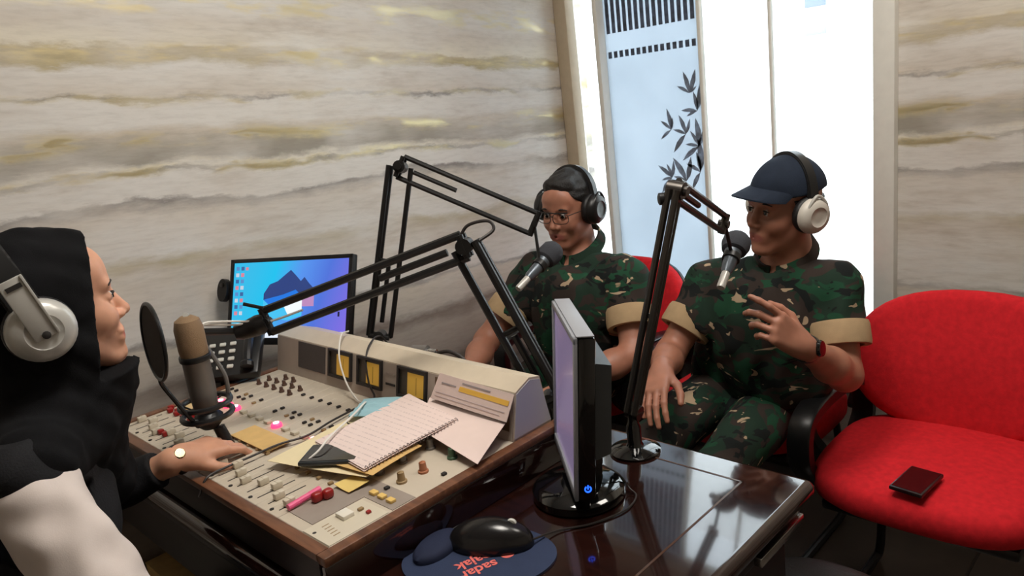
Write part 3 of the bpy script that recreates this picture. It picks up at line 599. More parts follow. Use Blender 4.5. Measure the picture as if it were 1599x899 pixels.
# phone on the papers, mask, pen
ph = thing('mobile_phone', 'black mobile phone on the cream paper on the console', 'phone', (.676, 1.235, Z + .026))
a_ = math.atan2(1.29 - 1.25, .715 - .63); Rp = rot_z(.62)
obj('body', MB().box((.682, 1.222, Z + .026), (.078, .118, .009), Rp, .003, 2), mat('phone_dark', srgb(44, 50, 54), .3), ph)
obj('screen', MB().box((.682, 1.222, Z + .031), (.070, .108, .001), Rp), M_blackg, ph)
obj('plug', MB().tube([(.628, 1.243, Z + .025), (.642, 1.238, Z + .025)], .004, 8), M_whitecable, ph)
mk = thing('face_mask', 'pale blue pleated face mask beside the notebook', 'face mask', (.85, 1.33, Z + .03))
m = MB(); n = 12; vs = []
c4 = [V(.80, 1.345, Z + .030), V(.835, 1.268, Z + .034), V(.925, 1.285, Z + .040), V(.880, 1.395, Z + .030)]
for t in (0, .0015):
    for i in range(n + 1):
        for j in range(5):
            u, v = i / n, j / 4; p = (c4[0] * (1 - v) + c4[1] * v) * (1 - u) + (c4[3] * (1 - v) + c4[2] * v) * u; vs.append(p + V(0, 0, t + .003 * ((i % 3) / 2) + .008 * math.sin(math.pi * u) * math.sin(math.pi * v)))
N = (n + 1) * 5; fs = []
for i in range(n):
    for j in range(4):
        f = (i * 5 + j, (i + 1) * 5 + j, (i + 1) * 5 + j + 1, i * 5 + j + 1); fs += [f[::-1], tuple(N + k for k in f)]
    fs += [(i * 5, (i + 1) * 5, N + (i + 1) * 5, N + i * 5), (i * 5 + 4, (i + 1) * 5 + 4, N + (i + 1) * 5 + 4, N + i * 5 + 4)]
for j in range(4): fs += [(j, j + 1, N + j + 1, N + j), (n * 5 + j, n * 5 + j + 1, N + n * 5 + j + 1, N + n * 5 + j)]
obj('cloth', m.add(vs, fs), M_mask, mk)
obj('ear_loop', MB().tube(curve([(.80, 1.34, Z + .032), (.775, 1.31, Z + .033), (.79, 1.28, Z + .034), (.835, 1.27, Z + .036)]), .0014, 6), M_dark, mk)
pe = thing('pink_highlighter', 'pink highlighter pen on the console beside the red faders', 'pen', (.57, 1.15, Z + .01))
obj('barrel', MB().tube([(.536, 1.150, Z + .007), (.582, 1.154, Z + .008)], .0058, 10), M_pink, pe); obj('pen_cap', MB().tube([(.582, 1.154, Z + .008), (.604, 1.156, Z + .0085)], .0063, 10), M_pink, pe)
# ------------------------------------------------------------------ chairs (sitter faces local +x)
def rpad(sx, sy, sz, crown, n=14, sq_=3.2):
    """upholstered pad: superellipse outline, crowned top, rolled edge"""
    vs = []; fs = []; rings = [(0, 1.0), (.35, 1.0), (.75, .97), (.93, .88), (1.0, .72)]
    prof = [(-1.0, .80), (-.92, .94), (-.6, 1.0), (.3, 1.0), (.72, .96), (.92, .86), (1.0, .70)]
    N = 40
    for z, s_ in prof:
        for k in range(N):
            t = 2 * math.pi * k / N; c, s2 = math.cos(t), math.sin(t)
            vs.append((sx * s_ * math.copysign(abs(c) ** (2 / sq_), c), sy * s_ * math.copysign(abs(s2) ** (2 / sq_), s2), sz * z))
    m = len(prof)
    for i in range(m - 1):
        for k in range(N): fs.append((i * N + k, i * N + (k + 1) % N, (i + 1) * N + (k + 1) % N, (i + 1) * N + k))
    for s_ in (.45, .2):
        o = len(vs)
        for k in range(N):
            t = 2 * math.pi * k / N; c, s2 = math.cos(t), math.sin(t)
            vs.append((sx * s_ * math.copysign(abs(c) ** (2 / sq_), c), sy * s_ * math.copysign(abs(s2) ** (2 / sq_), s2), sz * 1.0 + crown * (1 - s_)))
        for k in range(N): fs.append((o - N + k, o - N + (k + 1) % N, o + (k + 1) % N, o + k))
    fs.append(tuple(len(vs) - N + k for k in range(N))); fs.append(tuple(range(N))[::-1])
    return vs, fs
def make_chair(label):
    t = thing('armchair', label, 'chair', (0, 0, 0))
    v, f = rpad(.265, .275, .045, .012); obj('seat', MB().add([(x, y, z + .455) for x, y, z in v], f), M_red, t, 60)
    v, f = rpad(.205, .285, .042, .02, sq_=2.4)
    Rb = rot_y(rad(-14)) @ np.array([[0, 0, 1], [0, 1, 0], [-1, 0, 0]])
    # curved: edges wrap forward around the sitter
    P = []
    for x, y, z in v:
        wdt = 1.0 - .10 * max(0, -x / .205); P.append(Rb @ np.array([x, y * (1.0 if x < 0 else 1.0), z + .9 * y * y]) + V(-.275, 0, .655))
    obj('backrest', MB().add(P, f), M_red, t, 60)
    P = [Rb @ np.array([x * .99, y * .99, z * .5 - .042 + .9 * y * y]) + V(-.275, 0, .655) for x, y, z in v]
    obj('back_shell', MB().add(P, f), M_black, t, 60)
    for s_ in (-1, 1):
        y = s_ * .272
        m = MB(); pts = curve([(.13, y, .42), (.20, y, .50), (.19, y, .60), (.08, y, .63), (-.10, y, .62), (-.22, y, .58), (-.25, y, .48), (-.2, y, .42)], 6)
        # flat loop arm, 5.5 cm wide
        vs = []; fs = []
        for i, p in enumerate(pts):
            tg = nrm(np.array(pts[min(i + 1, len(pts) - 1)]) - np.array(pts[max(i - 1, 0)])); nn = V(-tg[2], 0, tg[0])
            for a, b in ((-1, -.8), (-.8, -1), (.8, -1), (1, -.8), (1, .8), (.8, 1), (-.8, 1), (-1, .8)): vs.append(np.asarray(p) + V(0, .030 * a, 0) + nn * .017 * b)
        K = len(pts)
        for i in range(K - 1):
            for k in range(8): fs.append((i * 8 + k, i * 8 + (k + 1) % 8, (i + 1) * 8 + (k + 1) % 8, (i + 1) * 8 + k))
        fs += [tuple(range(8)), tuple((K - 1) * 8 + k for k in range(8))]
        obj('armrest', m.add(vs, fs), M_black, t)
    obj('seat_pan', MB().box((0, 0, .40), (.42, .44, .03), None, .01), M_black, t)
    for sy in (1, -1):
        obj('leg', MB().tube(curve([(-.05, .18 * sy, .39), (-.17, .19 * sy, .38), (-.215, .20 * sy, .33), (-.22, .21 * sy, .15), (-.215, .215 * sy, .04), (-.18, .22 * sy, .0135), (.0, .22 * sy, .0125), (.20, .22 * sy, .0125)], 5), .0125, 10), M_blackm, t)
    obj('floor_bar', MB().tube([(.19, -.22, .0125), (.19, .22, .0125)], .0115, 10), M_blackm, t)
    return t
def copy_tree(o, parent=None):
    c = o.copy(); C.objects.link(c); c.parent = parent
    for ch in list(o.children): copy_tree(ch, c)
    return c
ch3 = make_chair('empty red upholstered armchair with a black wallet-like phone on its seat')
ch2 = copy_tree(ch3); ch2['label'] = 'red armchair under the man in the dark cap'
ch1 = copy_tree(ch3); ch1['label'] = 'red armchair under the man with glasses'
for c_, p, a in ((ch3, (1.965, .51), 180), (ch2, (2.14, 1.12), 180), (ch1, (2.10, 1.735), 180)):
    c_.location = (p[0], p[1], 0); c_.rotation_euler = (0, 0, rad(a)); c_['group'] = 'red visitor chairs'
cp = thing('mobile_phone', 'dark phone in a case lying on the empty red chair seat', 'phone', (1.772, .507, .515))
Rp = rot_z(rad(-96))
obj('body', MB().box((1.772, .507, .5195), (.075, .125, .010), Rp, .003, 2), mat('phone_case', srgb(34, 18, 20), .35), cp); obj('screen', MB().box((1.772, .507, .525), (.066, .114, .001), Rp), M_blackg, cp)
fc = thing('padded_stool', 'black padded stool at the near desk corner below the red chair', 'stool', (1.325, .555, 0))
v, f = rpad(.15, .17, .04, .012, sq_=2.3); obj('seat', MB().add([(x + 1.325, y + .555, z + .415) for x, y, z in v], f), M_leather, fc, 60)
obj('column', MB().lathe([(.10, 0), (.10, .012), (.03, .03), (.025, .05), (.025, .38)], (1.325, .555, 0), n=20), M_blackm, fc)
obj('foot_ring', MB().tube([(1.325 + .09 * math.cos(t), .555 + .09 * math.sin(t), .14) for t in np.linspace(0, 2 * math.pi, 25)], .007, 8, caps=False), M_blackm, fc)

# ------------------------------------------------------------------ wide screen by the wall
def plane_frame(w_): w_ = nrm(w_); return w_, V(0, 0, 1)
wv = nrm(V(.42, -.907, 0)); ms_n = nrm(np.cross(wv, V(0, 0, 1))); ms_n = ms_n if ms_n[0] < 0 else -ms_n
ms_u = nrm(V(0, 0, 1) * math.cos(rad(18)) - ms_n * math.sin(rad(18)) + wv * .06); ms_n = nrm(np.cross(ms_u, wv)); ms_n = ms_n if ms_n[0] < 0 else -ms_n
cR = np.stack([wv, ms_n, ms_u], 1)
mc = V(1.012, 1.905, 1.036); MW, MH = .404, .246
ms = thing('desktop_screen', 'wide screen with blue mountain wallpaper beside the wall', 'monitor', (mc[0], mc[1], TZ))
tilt_R = cR
def mp(u, v, d=0): return mc + wv * u + ms_u * v + ms_n * d
m = MB().box(mp(0, 0, -.012), (MW, .022, MH), cR, .004); obj('housing', m, M_black, ms)
bz = .011
for a, b in (((-MW / 2, MH / 2 - bz), (MW / 2, MH / 2)), ((-MW / 2, -MH / 2), (MW / 2, -MH / 2 + .02)), ((-MW / 2, -MH / 2), (-MW / 2 + bz, MH / 2)), ((MW / 2 - bz, -MH / 2), (MW / 2, MH / 2))):
    obj('bezel', MB().box(mp((a[0] + b[0]) / 2, (a[1] + b[1]) / 2, .002), (b[0] - a[0], .006, b[1] - a[1]), cR, .001), M_black, ms)
sw, sh = MW / 2 - bz, MH / 2 - bz
def m_screen():
    k = NT('screen_glow'); tc = k.n('ShaderNodeTexCoord'); sp = k.n('ShaderNodeSeparateXYZ'); k.l(tc.outputs['UV'], sp.inputs[0])
    ad = k.n('ShaderNodeMath', operation='MULTIPLY_ADD'); ad.inputs[1].default_value = -.18; k.l(sp.outputs[1], ad.inputs[0]); k.l(sp.outputs[0], ad.inputs[2])
    r = k.ramp(ad.outputs[0], [(0, srgb(60, 190, 235)), (.22, srgb(40, 195, 240)), (.45, srgb(90, 150, 240)), (.68, srgb(84, 118, 220)), (.95, srgb(128, 112, 226))])
    e = k.n('ShaderNodeEmission'); k.l(r.outputs[0], e.inputs[0]); e.inputs[1].default_value = 1.0; k.l(e.outputs[0], k.out.inputs[0]); return k.m
def em(name, c, s_=1.0): return mat(name, (0, 0, 0, 1), .4, emit=c, es=s_)
me = bpy.data.meshes.new('screen'); v0, v1 = -MH / 2 + .02, MH / 2 - bz
me.from_pydata([mp(-sw, v0, .001), mp(sw, v0, .001), mp(sw, v1, .001), mp(-sw, v1, .001), mp(-sw, v0, -.001), mp(sw, v0, -.001), mp(sw, v1, -.001), mp(-sw, v1, -.001)], [], [(0, 1, 2, 3), (7, 6, 5, 4), (0, 4, 5, 1), (1, 5, 6, 2), (2, 6, 7, 3), (3, 7, 4, 0)])
uv = me.uv_layers.new()
for l_ in me.loops:
    i = l_.vertex_index % 4; uv.data[l_.index].uv = ((0, 0), (1, 0), (1, 1), (0, 1))[i]
scr_o = obj('screen', me, m_screen(), ms)
def spoly(pts, mm, nm, d=.0014):
    P = [(-sw + 2 * sw * a, v1 + (v0 - v1) * b) for a, b in pts]; obj(nm, MB().prism(P, mc + ms_n * d, wv, ms_u, .0003 * (1 if np.cross(wv, ms_u) @ ms_n > 0 else -1)), mm, scr_o, 0)
spoly([(.28, .42), (.33, .30), (.40, .26), (.47, .17), (.51, .12), (.56, .20), (.60, .27), (.63, .22), (.67, .30), (.72, .38), (.72, .50), (.28, .50)], em('peak_navy', srgb(44, 66, 128)), 'mountain')
spoly([(.28, .50), (.45, .44), (.56, .38), (.60, .44), (.50, .55), (.34, .58)], em('peak_blue', srgb(30, 120, 226)), 'mountain', .0018)
spoly([(.62, .44), (.72, .42), (.72, .60), (.62, .60)], em('cliff_rose', srgb(190, 140, 190)), 'mountain', .0018)
spoly([(.28, .50), (.50, .55), (.62, .48), (.62, .72), (.50, .78), (.36, .74), (.28, .6)], em('water_cyan', srgb(70, 196, 244)), 'mountain', .0016)
spoly([(.46, .58), (.62, .50), (.62, .64), (.50, .70)], em('snow_white', srgb(236, 244, 250), 1.1), 'mountain', .002)
spoly([(0, .935), (1, .935), (1, 1), (0, 1)], em('taskbar_white', srgb(226, 234, 246), 1.1), 'taskbar')
ic = [em('icon_a', srgb(90, 140, 200)), em('icon_b', srgb(220, 130, 150)), em('icon_c', srgb(60, 100, 160)), em('icon_d', srgb(200, 210, 226))]
for r_ in range(8):
    for c_ in range(2):
        x, y = .02 + c_ * .045, .05 + r_ * .085; spoly([(x, y), (x + .028, y), (x + .028, y + .05), (x, y + .05)], ic[(r_ * 3 + c_ * 2) % 4], 'icon')
spoly([(.107, .06), (.13, .06), (.13, .10), (.107, .10)], ic[1], 'icon'); spoly([(.925, .68), (.94, .68), (.94, .74), (.925, .74)], em('icon_dark', srgb(30, 30, 60)), 'icon')
obj('stand_neck', MB().b2((mc[0] + .015, mc[1] + .01, TZ + .01), (mc[0] + .055, mc[1] + .05, 1.0), .006), M_black, ms)
obj('stand_foot', MB().lathe([(.10, 0), (.10, .008), (.06, .015)], (mc[0] + .035, mc[1] + .03, TZ), n=28), M_black, ms)
wc = thing('webcam', 'black oval webcam on the left edge of the wide screen', 'webcam', tuple(mp(-MW / 2 - .012, .035)))
bv = [(.017 * math.cos(t) * (1 if abs(math.cos(t)) < .7 else 1), .033 * math.sin(t)) for t in np.linspace(0, 2 * math.pi, 24, endpoint=False)]
obj('body', MB().prism(bv, mp(-MW / 2 - .017, .035, -.004), wv, ms_u, .02 * (1 if np.cross(wv, ms_u) @ ms_n > 0 else -1)), M_black, wc)
obj('lens', MB().lathe([(.007, 0), (.007, .003), (.004, .004)], mp(-MW / 2 - .017, .05, .016), ms_n, 14), M_blackg, wc)
obj('clip', MB().box(mp(-MW / 2 + .002, .035, -.02), (.03, .01, .03), cR, .002), M_black, wc)
# desk telephone in front of the screen, raised on a stand
tp = thing('desk_telephone', 'black desk telephone with white keys below the wide screen', 'telephone', (.905, 2.0, TZ))
tR = np.stack([nrm(V(.75, -.66, 0)), nrm(V(.55, .62, .56)), nrm(np.cross(nrm(V(.75, -.66, 0)), nrm(V(.55, .62, .56))))], 1)
tc0 = V(.835, 1.965, .925)
obj('stand', MB().b2((.80, 1.965, TZ), (.90, 2.06, .91), .006), M_black, tp)
obj('body', MB().box(tc0, (.19, .17, .03), tR, .008), M_black, tp)
for i in range(4):
    for j in range(4):
        obj('key', MB().box(tc0 + tR @ V(-.065 + .028 * i, -.055 + .026 * j, .017), (.017, .012, .006), tR, .002, 1), M_key, tp)
obj('handset', MB().tube(curve([tc0 + tR @ V(.07, -.075, .03), tc0 + tR @ V(.07, -.03, .042), tc0 + tR @ V(.07, .03, .042), tc0 + tR @ V(.07, .075, .03)]), [.018] * 3 + [.013] * 19 + [.018] * 3, 10), M_black, tp)

# ------------------------------------------------------------------ small square monitor seen edge-on
m2 = thing('small_monitor', 'small grey and black monitor standing edge-on on the desk', 'monitor', (.955, .845, TZ))
na, nbv = V(.895, .812, 0), V(1.03, .965, 0)
wd = nrm(nbv - na); nm = V(-wd[1], wd[0], 0)   # screen normal (towards the woman)
tl = .30
def q2(u, d, z): return V(.955, .868, 0) + wd * u + nm * d + V(0, 0, z)
zc = .975; hw, hh = .128, .145
leanR = np.stack([wd, nm, V(0, 0, 1)], 1) @ rot_x(rad(5))
def lp(u, d, v): return V(.964, .859, zc) + leanR @ V(u, d, v)
obj('back_housing', MB().box(lp(0, -.012, 0), (2 * hw, .030, 2 * hh), leanR, .006), M_blackg, m2)
obj('front_frame', MB().box(lp(0, .0065, hh - .006), (2 * hw, .007, .012), leanR, .002).box(lp(0, .0065, -hh + .009), (2 * hw, .007, .018), leanR, .002).box(lp(-hw + .006, .0065, 0), (.012, .007, 2 * hh), leanR, .002).box(lp(hw - .006, .0065, 0), (.012, .007, 2 * hh), leanR, .002), M_bezel, m2)
obj('top_cover', MB().box(lp(0, -.010, hh + .0015), (2 * hw - .004, .030, .003), leanR, .001), M_bezel, m2)
obj('screen', MB().box(lp(0, .0045, .003), (2 * hw - .022, .002, 2 * hh - .03), leanR), mat('screen_lilac', srgb(96, 84, 112), .22, emit=srgb(170, 150, 190), es=.35), m2)
hp = [(-.095, .085), (.095, .085), (.095, -.095), (-.095, -.095)]
m = MB(); vs = []
for s_, d in ((1.0, -.026), (.90, -.062)):
    for u, v in hp: vs.append(lp(u * s_, d, v * s_ + .005))
obj('back_box', m.add(vs, [(0, 1, 2, 3), (7, 6, 5, 4), (0, 4, 5, 1), (1, 5, 6, 2), (2, 6, 7, 3), (3, 7, 4, 0)]), M_dgrey, m2)
obj('neck', MB().box(V(.964, .859, .835) + leanR @ V(0, -.03, 0), (.06, .035, .09), leanR, .008), M_blackg, m2)
obj('base', MB().lathe([(.080, 0), (.086, .004), (.086, .018), (.076, .026), (.03, .030)], V(.955, .849, TZ), n=40), M_blackg, m2)
pb = lp(-hw + .012, .012, -hh + .010)
side = -wd
obj('power_button', MB().lathe([(.0085, 0), (.0085, .002)], lp(-hw - .0002, -.012, -hh + .024), -leanR[:, 0], 20), M_blackg, m2)
obj('power_light', MB().tube([lp(-hw - .003, -.012 + .0052 * math.sin(t), -hh + .024 + .0052 * math.cos(t)) for t in np.linspace(.6, 5.7, 16)], .0013, 6).tube([lp(-hw - .003, -.012, -hh + .024), lp(-hw - .003, -.012, -hh + .031)], .0013, 6), M_bluebtn, m2)

# ------------------------------------------------------------------ mouse and mouse pad
padc = V(.722, .885, TZ)
pd = thing('mouse_pad', 'dark blue mouse pad with salmon lettering and raised wrist rest', 'mouse pad', tuple(padc))
ang = math.atan2(.771 - .966, .78 - .70)
e1 = nrm(V(.62, -.78, 0)); e2 = V(-e1[1], e1[0], 0)
ell = [(.122 * math.cos(t) * (1 + .06 * math.cos(2 * t)), .095 * math.sin(t)) for t in np.linspace(0, 2 * math.pi, 56, endpoint=False)]
padc2 = V(.704, .860, TZ)
obj('mat', MB().prism(ell, padc2, e1, e2, .004), M_pad, pd)
rst = MB(); vs = []; N = 30
rc = padc2 + e1 * (-.075) + e2 * .030
for s_, z in ((1.0, .004), (1.0, .012), (.85, .018), (.4, .021)):
    for k in range(N):
        t = 2 * math.pi * k / N; vs.append(rc + (e1 * .5 + e2 * .86) * (.052 * s_ * math.cos(t)) + (e1 * -.86 + e2 * .5) * (.030 * s_ * math.sin(t)) + V(0, 0, z))
fs = [(i * N + k, i * N + (k + 1) % N, (i + 1) * N + (k + 1) % N, (i + 1) * N + k) for i in range(3) for k in range(N)] + [tuple(range(N)), tuple(3 * N + k for k in range(N))]
obj('wrist_rest', rst.add(vs, fs), M_padrest, pd, 50)
def text(s_, o, ux, size, mm, parent, nm, depth=.0003):
    cu = bpy.data.curves.new(nm, 'FONT'); cu.body = s_; cu.size = size; cu.extrude = depth; cu.align_x = 'LEFT'; cu.space_line = .85; cu.offset = .0006
    t = bpy.data.objects.new(nm, cu); C.objects.link(t); bpy.context.view_layer.update()
    me_ = bpy.data.meshes.new_from_object(t.evaluated_get(bpy.context.evaluated_depsgraph_get())); bpy.data.objects.remove(t)
    ux = nrm(ux); uy = np.cross(V(0, 0, 1), ux); M4 = Matrix([[ux[0], uy[0], 0, o[0]], [ux[1], uy[1], 0, o[1]], [0, 0, 1, o[2]], [0, 0, 0, 1]]); me_.transform(M4)
    return obj(nm, me_, mm, parent)
td = nrm(V(-.42, .91, 0))
text('sadar\npajak', V(.714, .832, TZ + .0045), V(-.94, .34, 0), .030, M_salmon, pd, 'lettering')
obj('logo_disc', MB().lathe([(.012, 0), (.012, .0004)], V(.737, .826, TZ + .0042), n=20), M_salmon, pd)
mo = thing('computer_mouse', 'black computer mouse with light scroll wheel on the pad', 'mouse', (.765, .885, TZ + .004))
ms_ = Field((.64, .76, TZ - .01), (.89, 1.01, TZ + .06), .0022)
mx = nrm(V(.50, -.86, 0)); my = V(-mx[1], mx[0], 0)
ms_.at(np.stack([mx, my, V(0, 0, 1)], 1), (.745, .868, TZ + .004))
ms_.ell((0, 0, .006), (.072, .038, .040), .004).ell((-.02, 0, .004), (.055, .037, .025), .015).cut((0, 0, .0005), (0, 0, -1))
mm_ = ms_.mesh('mouse'); obj('shell', mm_, mat('mouse_black', srgb(24, 23, 24), .22), mo)
RM = np.stack([mx, my, V(0, 0, 1)], 1)
def mw(x, y, z): return V(.745, .868, TZ + .004) + RM @ V(x, y, z)
obj('scroll_wheel', MB().lathe([(.004, -.004), (.0085, -.003), (.0085, .003), (.004, .004)], mw(.036, .004, .036), my, 16), M_key, mo)
obj('seam', MB().tube([mw(.03 + .005 * k, 0, .0440 - .0016 * k - .0006 * k * k) for k in range(6)], .0006, 5), M_dark, mo)
tag(obj('mouse_cable', MB().tube(curve([mw(.070, 0, .010), V(.835, .80, TZ + .004), V(.885, .765, TZ + .003), V(.950, .742, TZ + .003), V(1.0, .752, TZ + .003), V(1.01, .775, TZ + .010), V(1.005, .790, TZ + .034), V(.995, .82, TZ + .05)], 8), .0018, 6), M_blackcable), 'thin dark mouse cable curling past the small monitor base', 'cable')

# ------------------------------------------------------------------ microphone boom arms
def boom(label, base, A, B, Cc, mm, r=.0065, gap=.016, lat=.013, base_r=.05, spring=True, loop=False, trip=True):
    t = thing('boom_arm', label, 'microphone arm', tuple(base)); base, A, B, Cc = map(lambda p: np.asarray(p, float), (base, A, B, Cc))
    obj('base', MB().lathe([(base_r, 0), (base_r, .005), (base_r * .8, .010), (.018, .014), (.015, .02), (.015, A[2] - base[2] - .03), (.011, A[2] - base[2] - .02), (.011, A[2] - base[2])], base, n=32), M_blackg, t)
    pn_ = np.cross(B - A, Cc - B); pn_ = nrm(pn_)
    def seg(P, Q, nm, lateral=True):
        d = nrm(Q - P); pe_ = nrm(np.cross(pn_, d))
        for s1, s2 in (((-1, -1), (-1, 1), (1, 0)) if lateral else ((-1, 0), (1, 0))):
            o = pe_ * gap * s1 + pn_ * lat * s2
            obj(nm, MB().tube([P + o, Q + o], r, 8), mm, t)
        if spring: obj('spring', MB().tube([P + d * .04 + pe_ * 0, P + (Q - P) * .42], r * .9, 8), mm, t)
        obj('link_plate', MB().tube([P - pe_ * gap - pn_ * lat, P + pe_ * gap - pn_ * lat], r * .95, 8).tube([P - pe_ * gap + pn_ * lat, P + pe_ * gap + pn_ * lat], r * .95, 8), mm, t)
        return pe_
    seg(A, B, 'lower_tube', trip); pu = seg(B, Cc, 'upper_tube', False)
    obj('elbow', MB().tube([B - pn_ * (lat + .008), B + pn_ * (lat + .008)], .017, 14).tube([B - pn_ * (lat + .016), B - pn_ * (lat + .008)], .010, 10), mm, t)
    obj('shoulder', MB().tube([A - pn_ * (lat + .006), A + pn_ * (lat + .006)], .016, 14), mm, t)
    obj('head_joint', MB().tube([Cc - pu * (gap + .006), Cc + pu * (gap + .006)], .009, 10).tube([Cc - pn_ * .012, Cc + pn_ * .012], .009, 10), mm, t)
    obj('brace', MB().tube([A + (B - A) * .45 - np.cross(pn_, nrm(B - A)) * gap, A + (B - A) * .45 + np.cross(pn_, nrm(B - A)) * gap], r * .7, 8), mm, t)
    return t, pn_
b1, n1_ = boom('black boom arm rising against the wall to the man with glasses', (1.19, 1.76, TZ), (1.185, 1.745, .90), (1.312, 1.700, 1.362), (1.520, 1.412, 1.168), M_blackm, .0072, .030, .016)
b2_, n2_ = boom('dark grey boom arm on a round base in front of the man in the cap', (1.153, .859, TZ), (1.158, .858, .865), (1.252, .785, 1.302), (1.53, .842, 1.180), M_gun, .0072, .017, .008, .052)
obj('clamp_knob', MB().lathe([(.012, 0), (.012, .012), (.008, .014)], V(1.235, .800, 1.288), nrm(V(-.7, .7, 0)), 12), M_black, b2_)
b3, n3_ = boom('black boom arm behind the meter bridge reaching over to the woman', (1.11, 1.045, TZ), (1.10, 1.035, .88), (1.035, 1.165, 1.222), (.745, 1.515, 1.100), M_blackm, .0088, .025, .017, .045)
obj('cable_loop', MB().tube(curve([(1.035, 1.18, 1.235), (1.05, 1.165, 1.262), (1.075, 1.13, 1.268), (1.075, 1.115, 1.25), (1.045, 1.13, 1.232)], 8), .0035, 8), M_blackcable, b3)
obj('head_bracket', MB().tube(curve([(.745, 1.515, 1.10), (.715, 1.545, 1.088), (.69, 1.56, 1.085)]), [.020, .021, .022, .023, .023, .022, .022, .021, .021, .02, .02, .019, .019, .018, .017, .016, .015], 12), M_blackm, b3)
obj('mic_rod', MB().tube([(.70, 1.56, 1.086), (.585, 1.545, 1.120)], .008, 10), M_blackm, b3)
obj('clamp_lever', MB().tube([(.735, 1.50, 1.135), (.705, 1.525, 1.15)], .004, 8), M_blackm, b3)
obj('white_wire', MB().tube(curve([(.80, 1.452, 1.118), (.75, 1.51, 1.100), (.70, 1.545, 1.103), (.645, 1.55, 1.118), (.60, 1.54, 1.128), (.575, 1.515, 1.105)], 8), .0026, 7).tube(curve([(.72, 1.53, 1.106), (.66, 1.548, 1.121), (.615, 1.535, 1.130), (.59, 1.52, 1.11)], 8), .0024, 7), M_whitecable, b3)
# ---- dynamic microphones of the two men
def dyn_mic(label, tip, tail, joint):
    t = thing('microphone', label, 'microphone', tuple(tail)); tip, tail = np.asarray(tip, float), np.asarray(tail, float); d = nrm(tip - tail); L = np.linalg.norm(tip - tail)
    obj('body', MB().lathe([(.011, 0), (.014, .01), (.016, L * .35), (.022, L * .62)], tail, d, 18), mat('mic_grey_blue', srgb(96, 104, 112), .35, metal=.5), t)
    obj('foam_cap', MB().lathe([(.018, L * .55), (.029, L * .60), (.034, L * .75), (.033, L * .90), (.024, L * 1.0), (.010, L * 1.03)], tail, d, 22), M_foam, t)
    obj('connector', MB().lathe([(.009, -.045), (.010, -.04), (.010, 0)], tail, d, 14), M_silver, t)
    obj('clip', MB().tube([np.asarray(joint, float), tail + d * L * .42 + V(0, 0, .012)], .0045, 8).lathe([(.021, L * .36), (.021, L * .48)], tail, d, 16), M_black, t)
    return t
def atm(p, q_): return p
dyn_mic('grey foam-capped microphone at the chin of the man with glasses', (1.572, 1.388, 1.090), (1.452, 1.395, 1.030), (1.520, 1.412, 1.165))
dyn_mic('dark foam-capped microphone before the mouth of the man in the cap', (1.634, .862, 1.128), (1.543, .850, 1.062), (1.535, .842, 1.178))
# ---- woman's condenser microphone with pop filter
cm = thing('microphone', 'tan and silver condenser microphone with pop filter by the woman', 'microphone', (.575, 1.525, 1.0))
u_ = nrm(V(-.01, -.03, 1)); c0 = V(.580, 1.522, 1.00)
fxd = nrm(V(-.93, -.36, 0))
obj('grille', MB().lathe([(.027, .075), (.0285, .09), (.0285, .135), (.024, .152), (.012, .160)], c0, u_, 26), M_micgold, cm)
obj('grille_frame', MB().tube([c0 + u_ * (.075) + V(.020, .024, 0) * 1.0] + [c0 + u_ * (.10 + .02 * k) + V(.020, .024, 0) * (1 - .02 * k) for k in range(3)] + [c0 + u_ * .163], .006, 8), M_silver, cm)
obj('body', MB().lathe([(.018, -.045), (.025, -.035), (.027, .0), (.027, .072), (.029, .075)], c0, u_, 26), M_bodygrey, cm)
obj('band', MB().lathe([(.030, .066), (.031, .068), (.031, .076), (.030, .078)], c0, u_, 26), M_black, cm)
obj('shock_mount', MB().tube([c0 + u_ * -.03 + V(.050 * math.cos(t), .050 * math.sin(t), 0) for t in np.linspace(0, 2 * math.pi, 25)], .006, 8, caps=False).tube([c0 + u_ * -.055 + V(.050 * math.cos(t), .050 * math.sin(t), 0) for t in np.linspace(0, 2 * math.pi, 25)], .006, 8, caps=False), M_black, cm)
for k in range(6):
    t = 2 * math.pi * k / 6 + .3; obj('elastic', MB().tube([c0 + u_ * -.03 + V(.05 * math.cos(t), .05 * math.sin(t), 0), c0 + u_ * -.04 + V(.024 * math.cos(t + .5), .024 * math.sin(t + .5), 0)], .002, 6), M_blackcable, cm)
obj('lower_mount', MB().lathe([(.020, -.05), (.030, -.06), (.026, -.075), (.016, -.085)], c0, u_, 20), M_black, cm)
obj('yoke', MB().tube(curve([c0 + V(.05, .0, -.04), c0 + V(.052, -.002, .01), c0 + V(.04, .01, .06), c0 + V(.02, .02, .115)]), .005, 8), M_bodygrey, cm)
tl_ = c0 + V(.012, -.012, -.085)
obj('swivel', MB().tube([tl_, tl_ + V(.010, -.012, -.055)], .012, 12, .014), M_black, cm)
lk = tl_ + V(.010, -.012, -.05)
for k, zz in ((0, 0), (1, -.030)):
    obj('chain_link', MB().tube([lk + V(.0055 * math.cos(t) * .85, -.0055 * math.cos(t) * .6, zz - .012 + .019 * math.sin(t)) for t in np.linspace(0, 2 * math.pi, 19)], .0016, 6, caps=False), M_blackm, cm)
pc = V(.497, 1.487, 1.135)
pnl = nrm(V(-.84, .10, .05)); pa = nrm(np.cross(V(0, 0, 1), pnl)); pz = np.cross(pnl, pa)
obj('pop_filter_mesh', MB().lathe([(.073, -.001), (.073, .001)], pc, pnl, 40), M_popmesh, cm)
obj('pop_filter_ring', MB().tube([pc + pa * .075 * math.cos(t) + pz * .075 * math.sin(t) for t in np.linspace(0, 2 * math.pi, 41)], .004, 8, caps=False), M_black, cm)
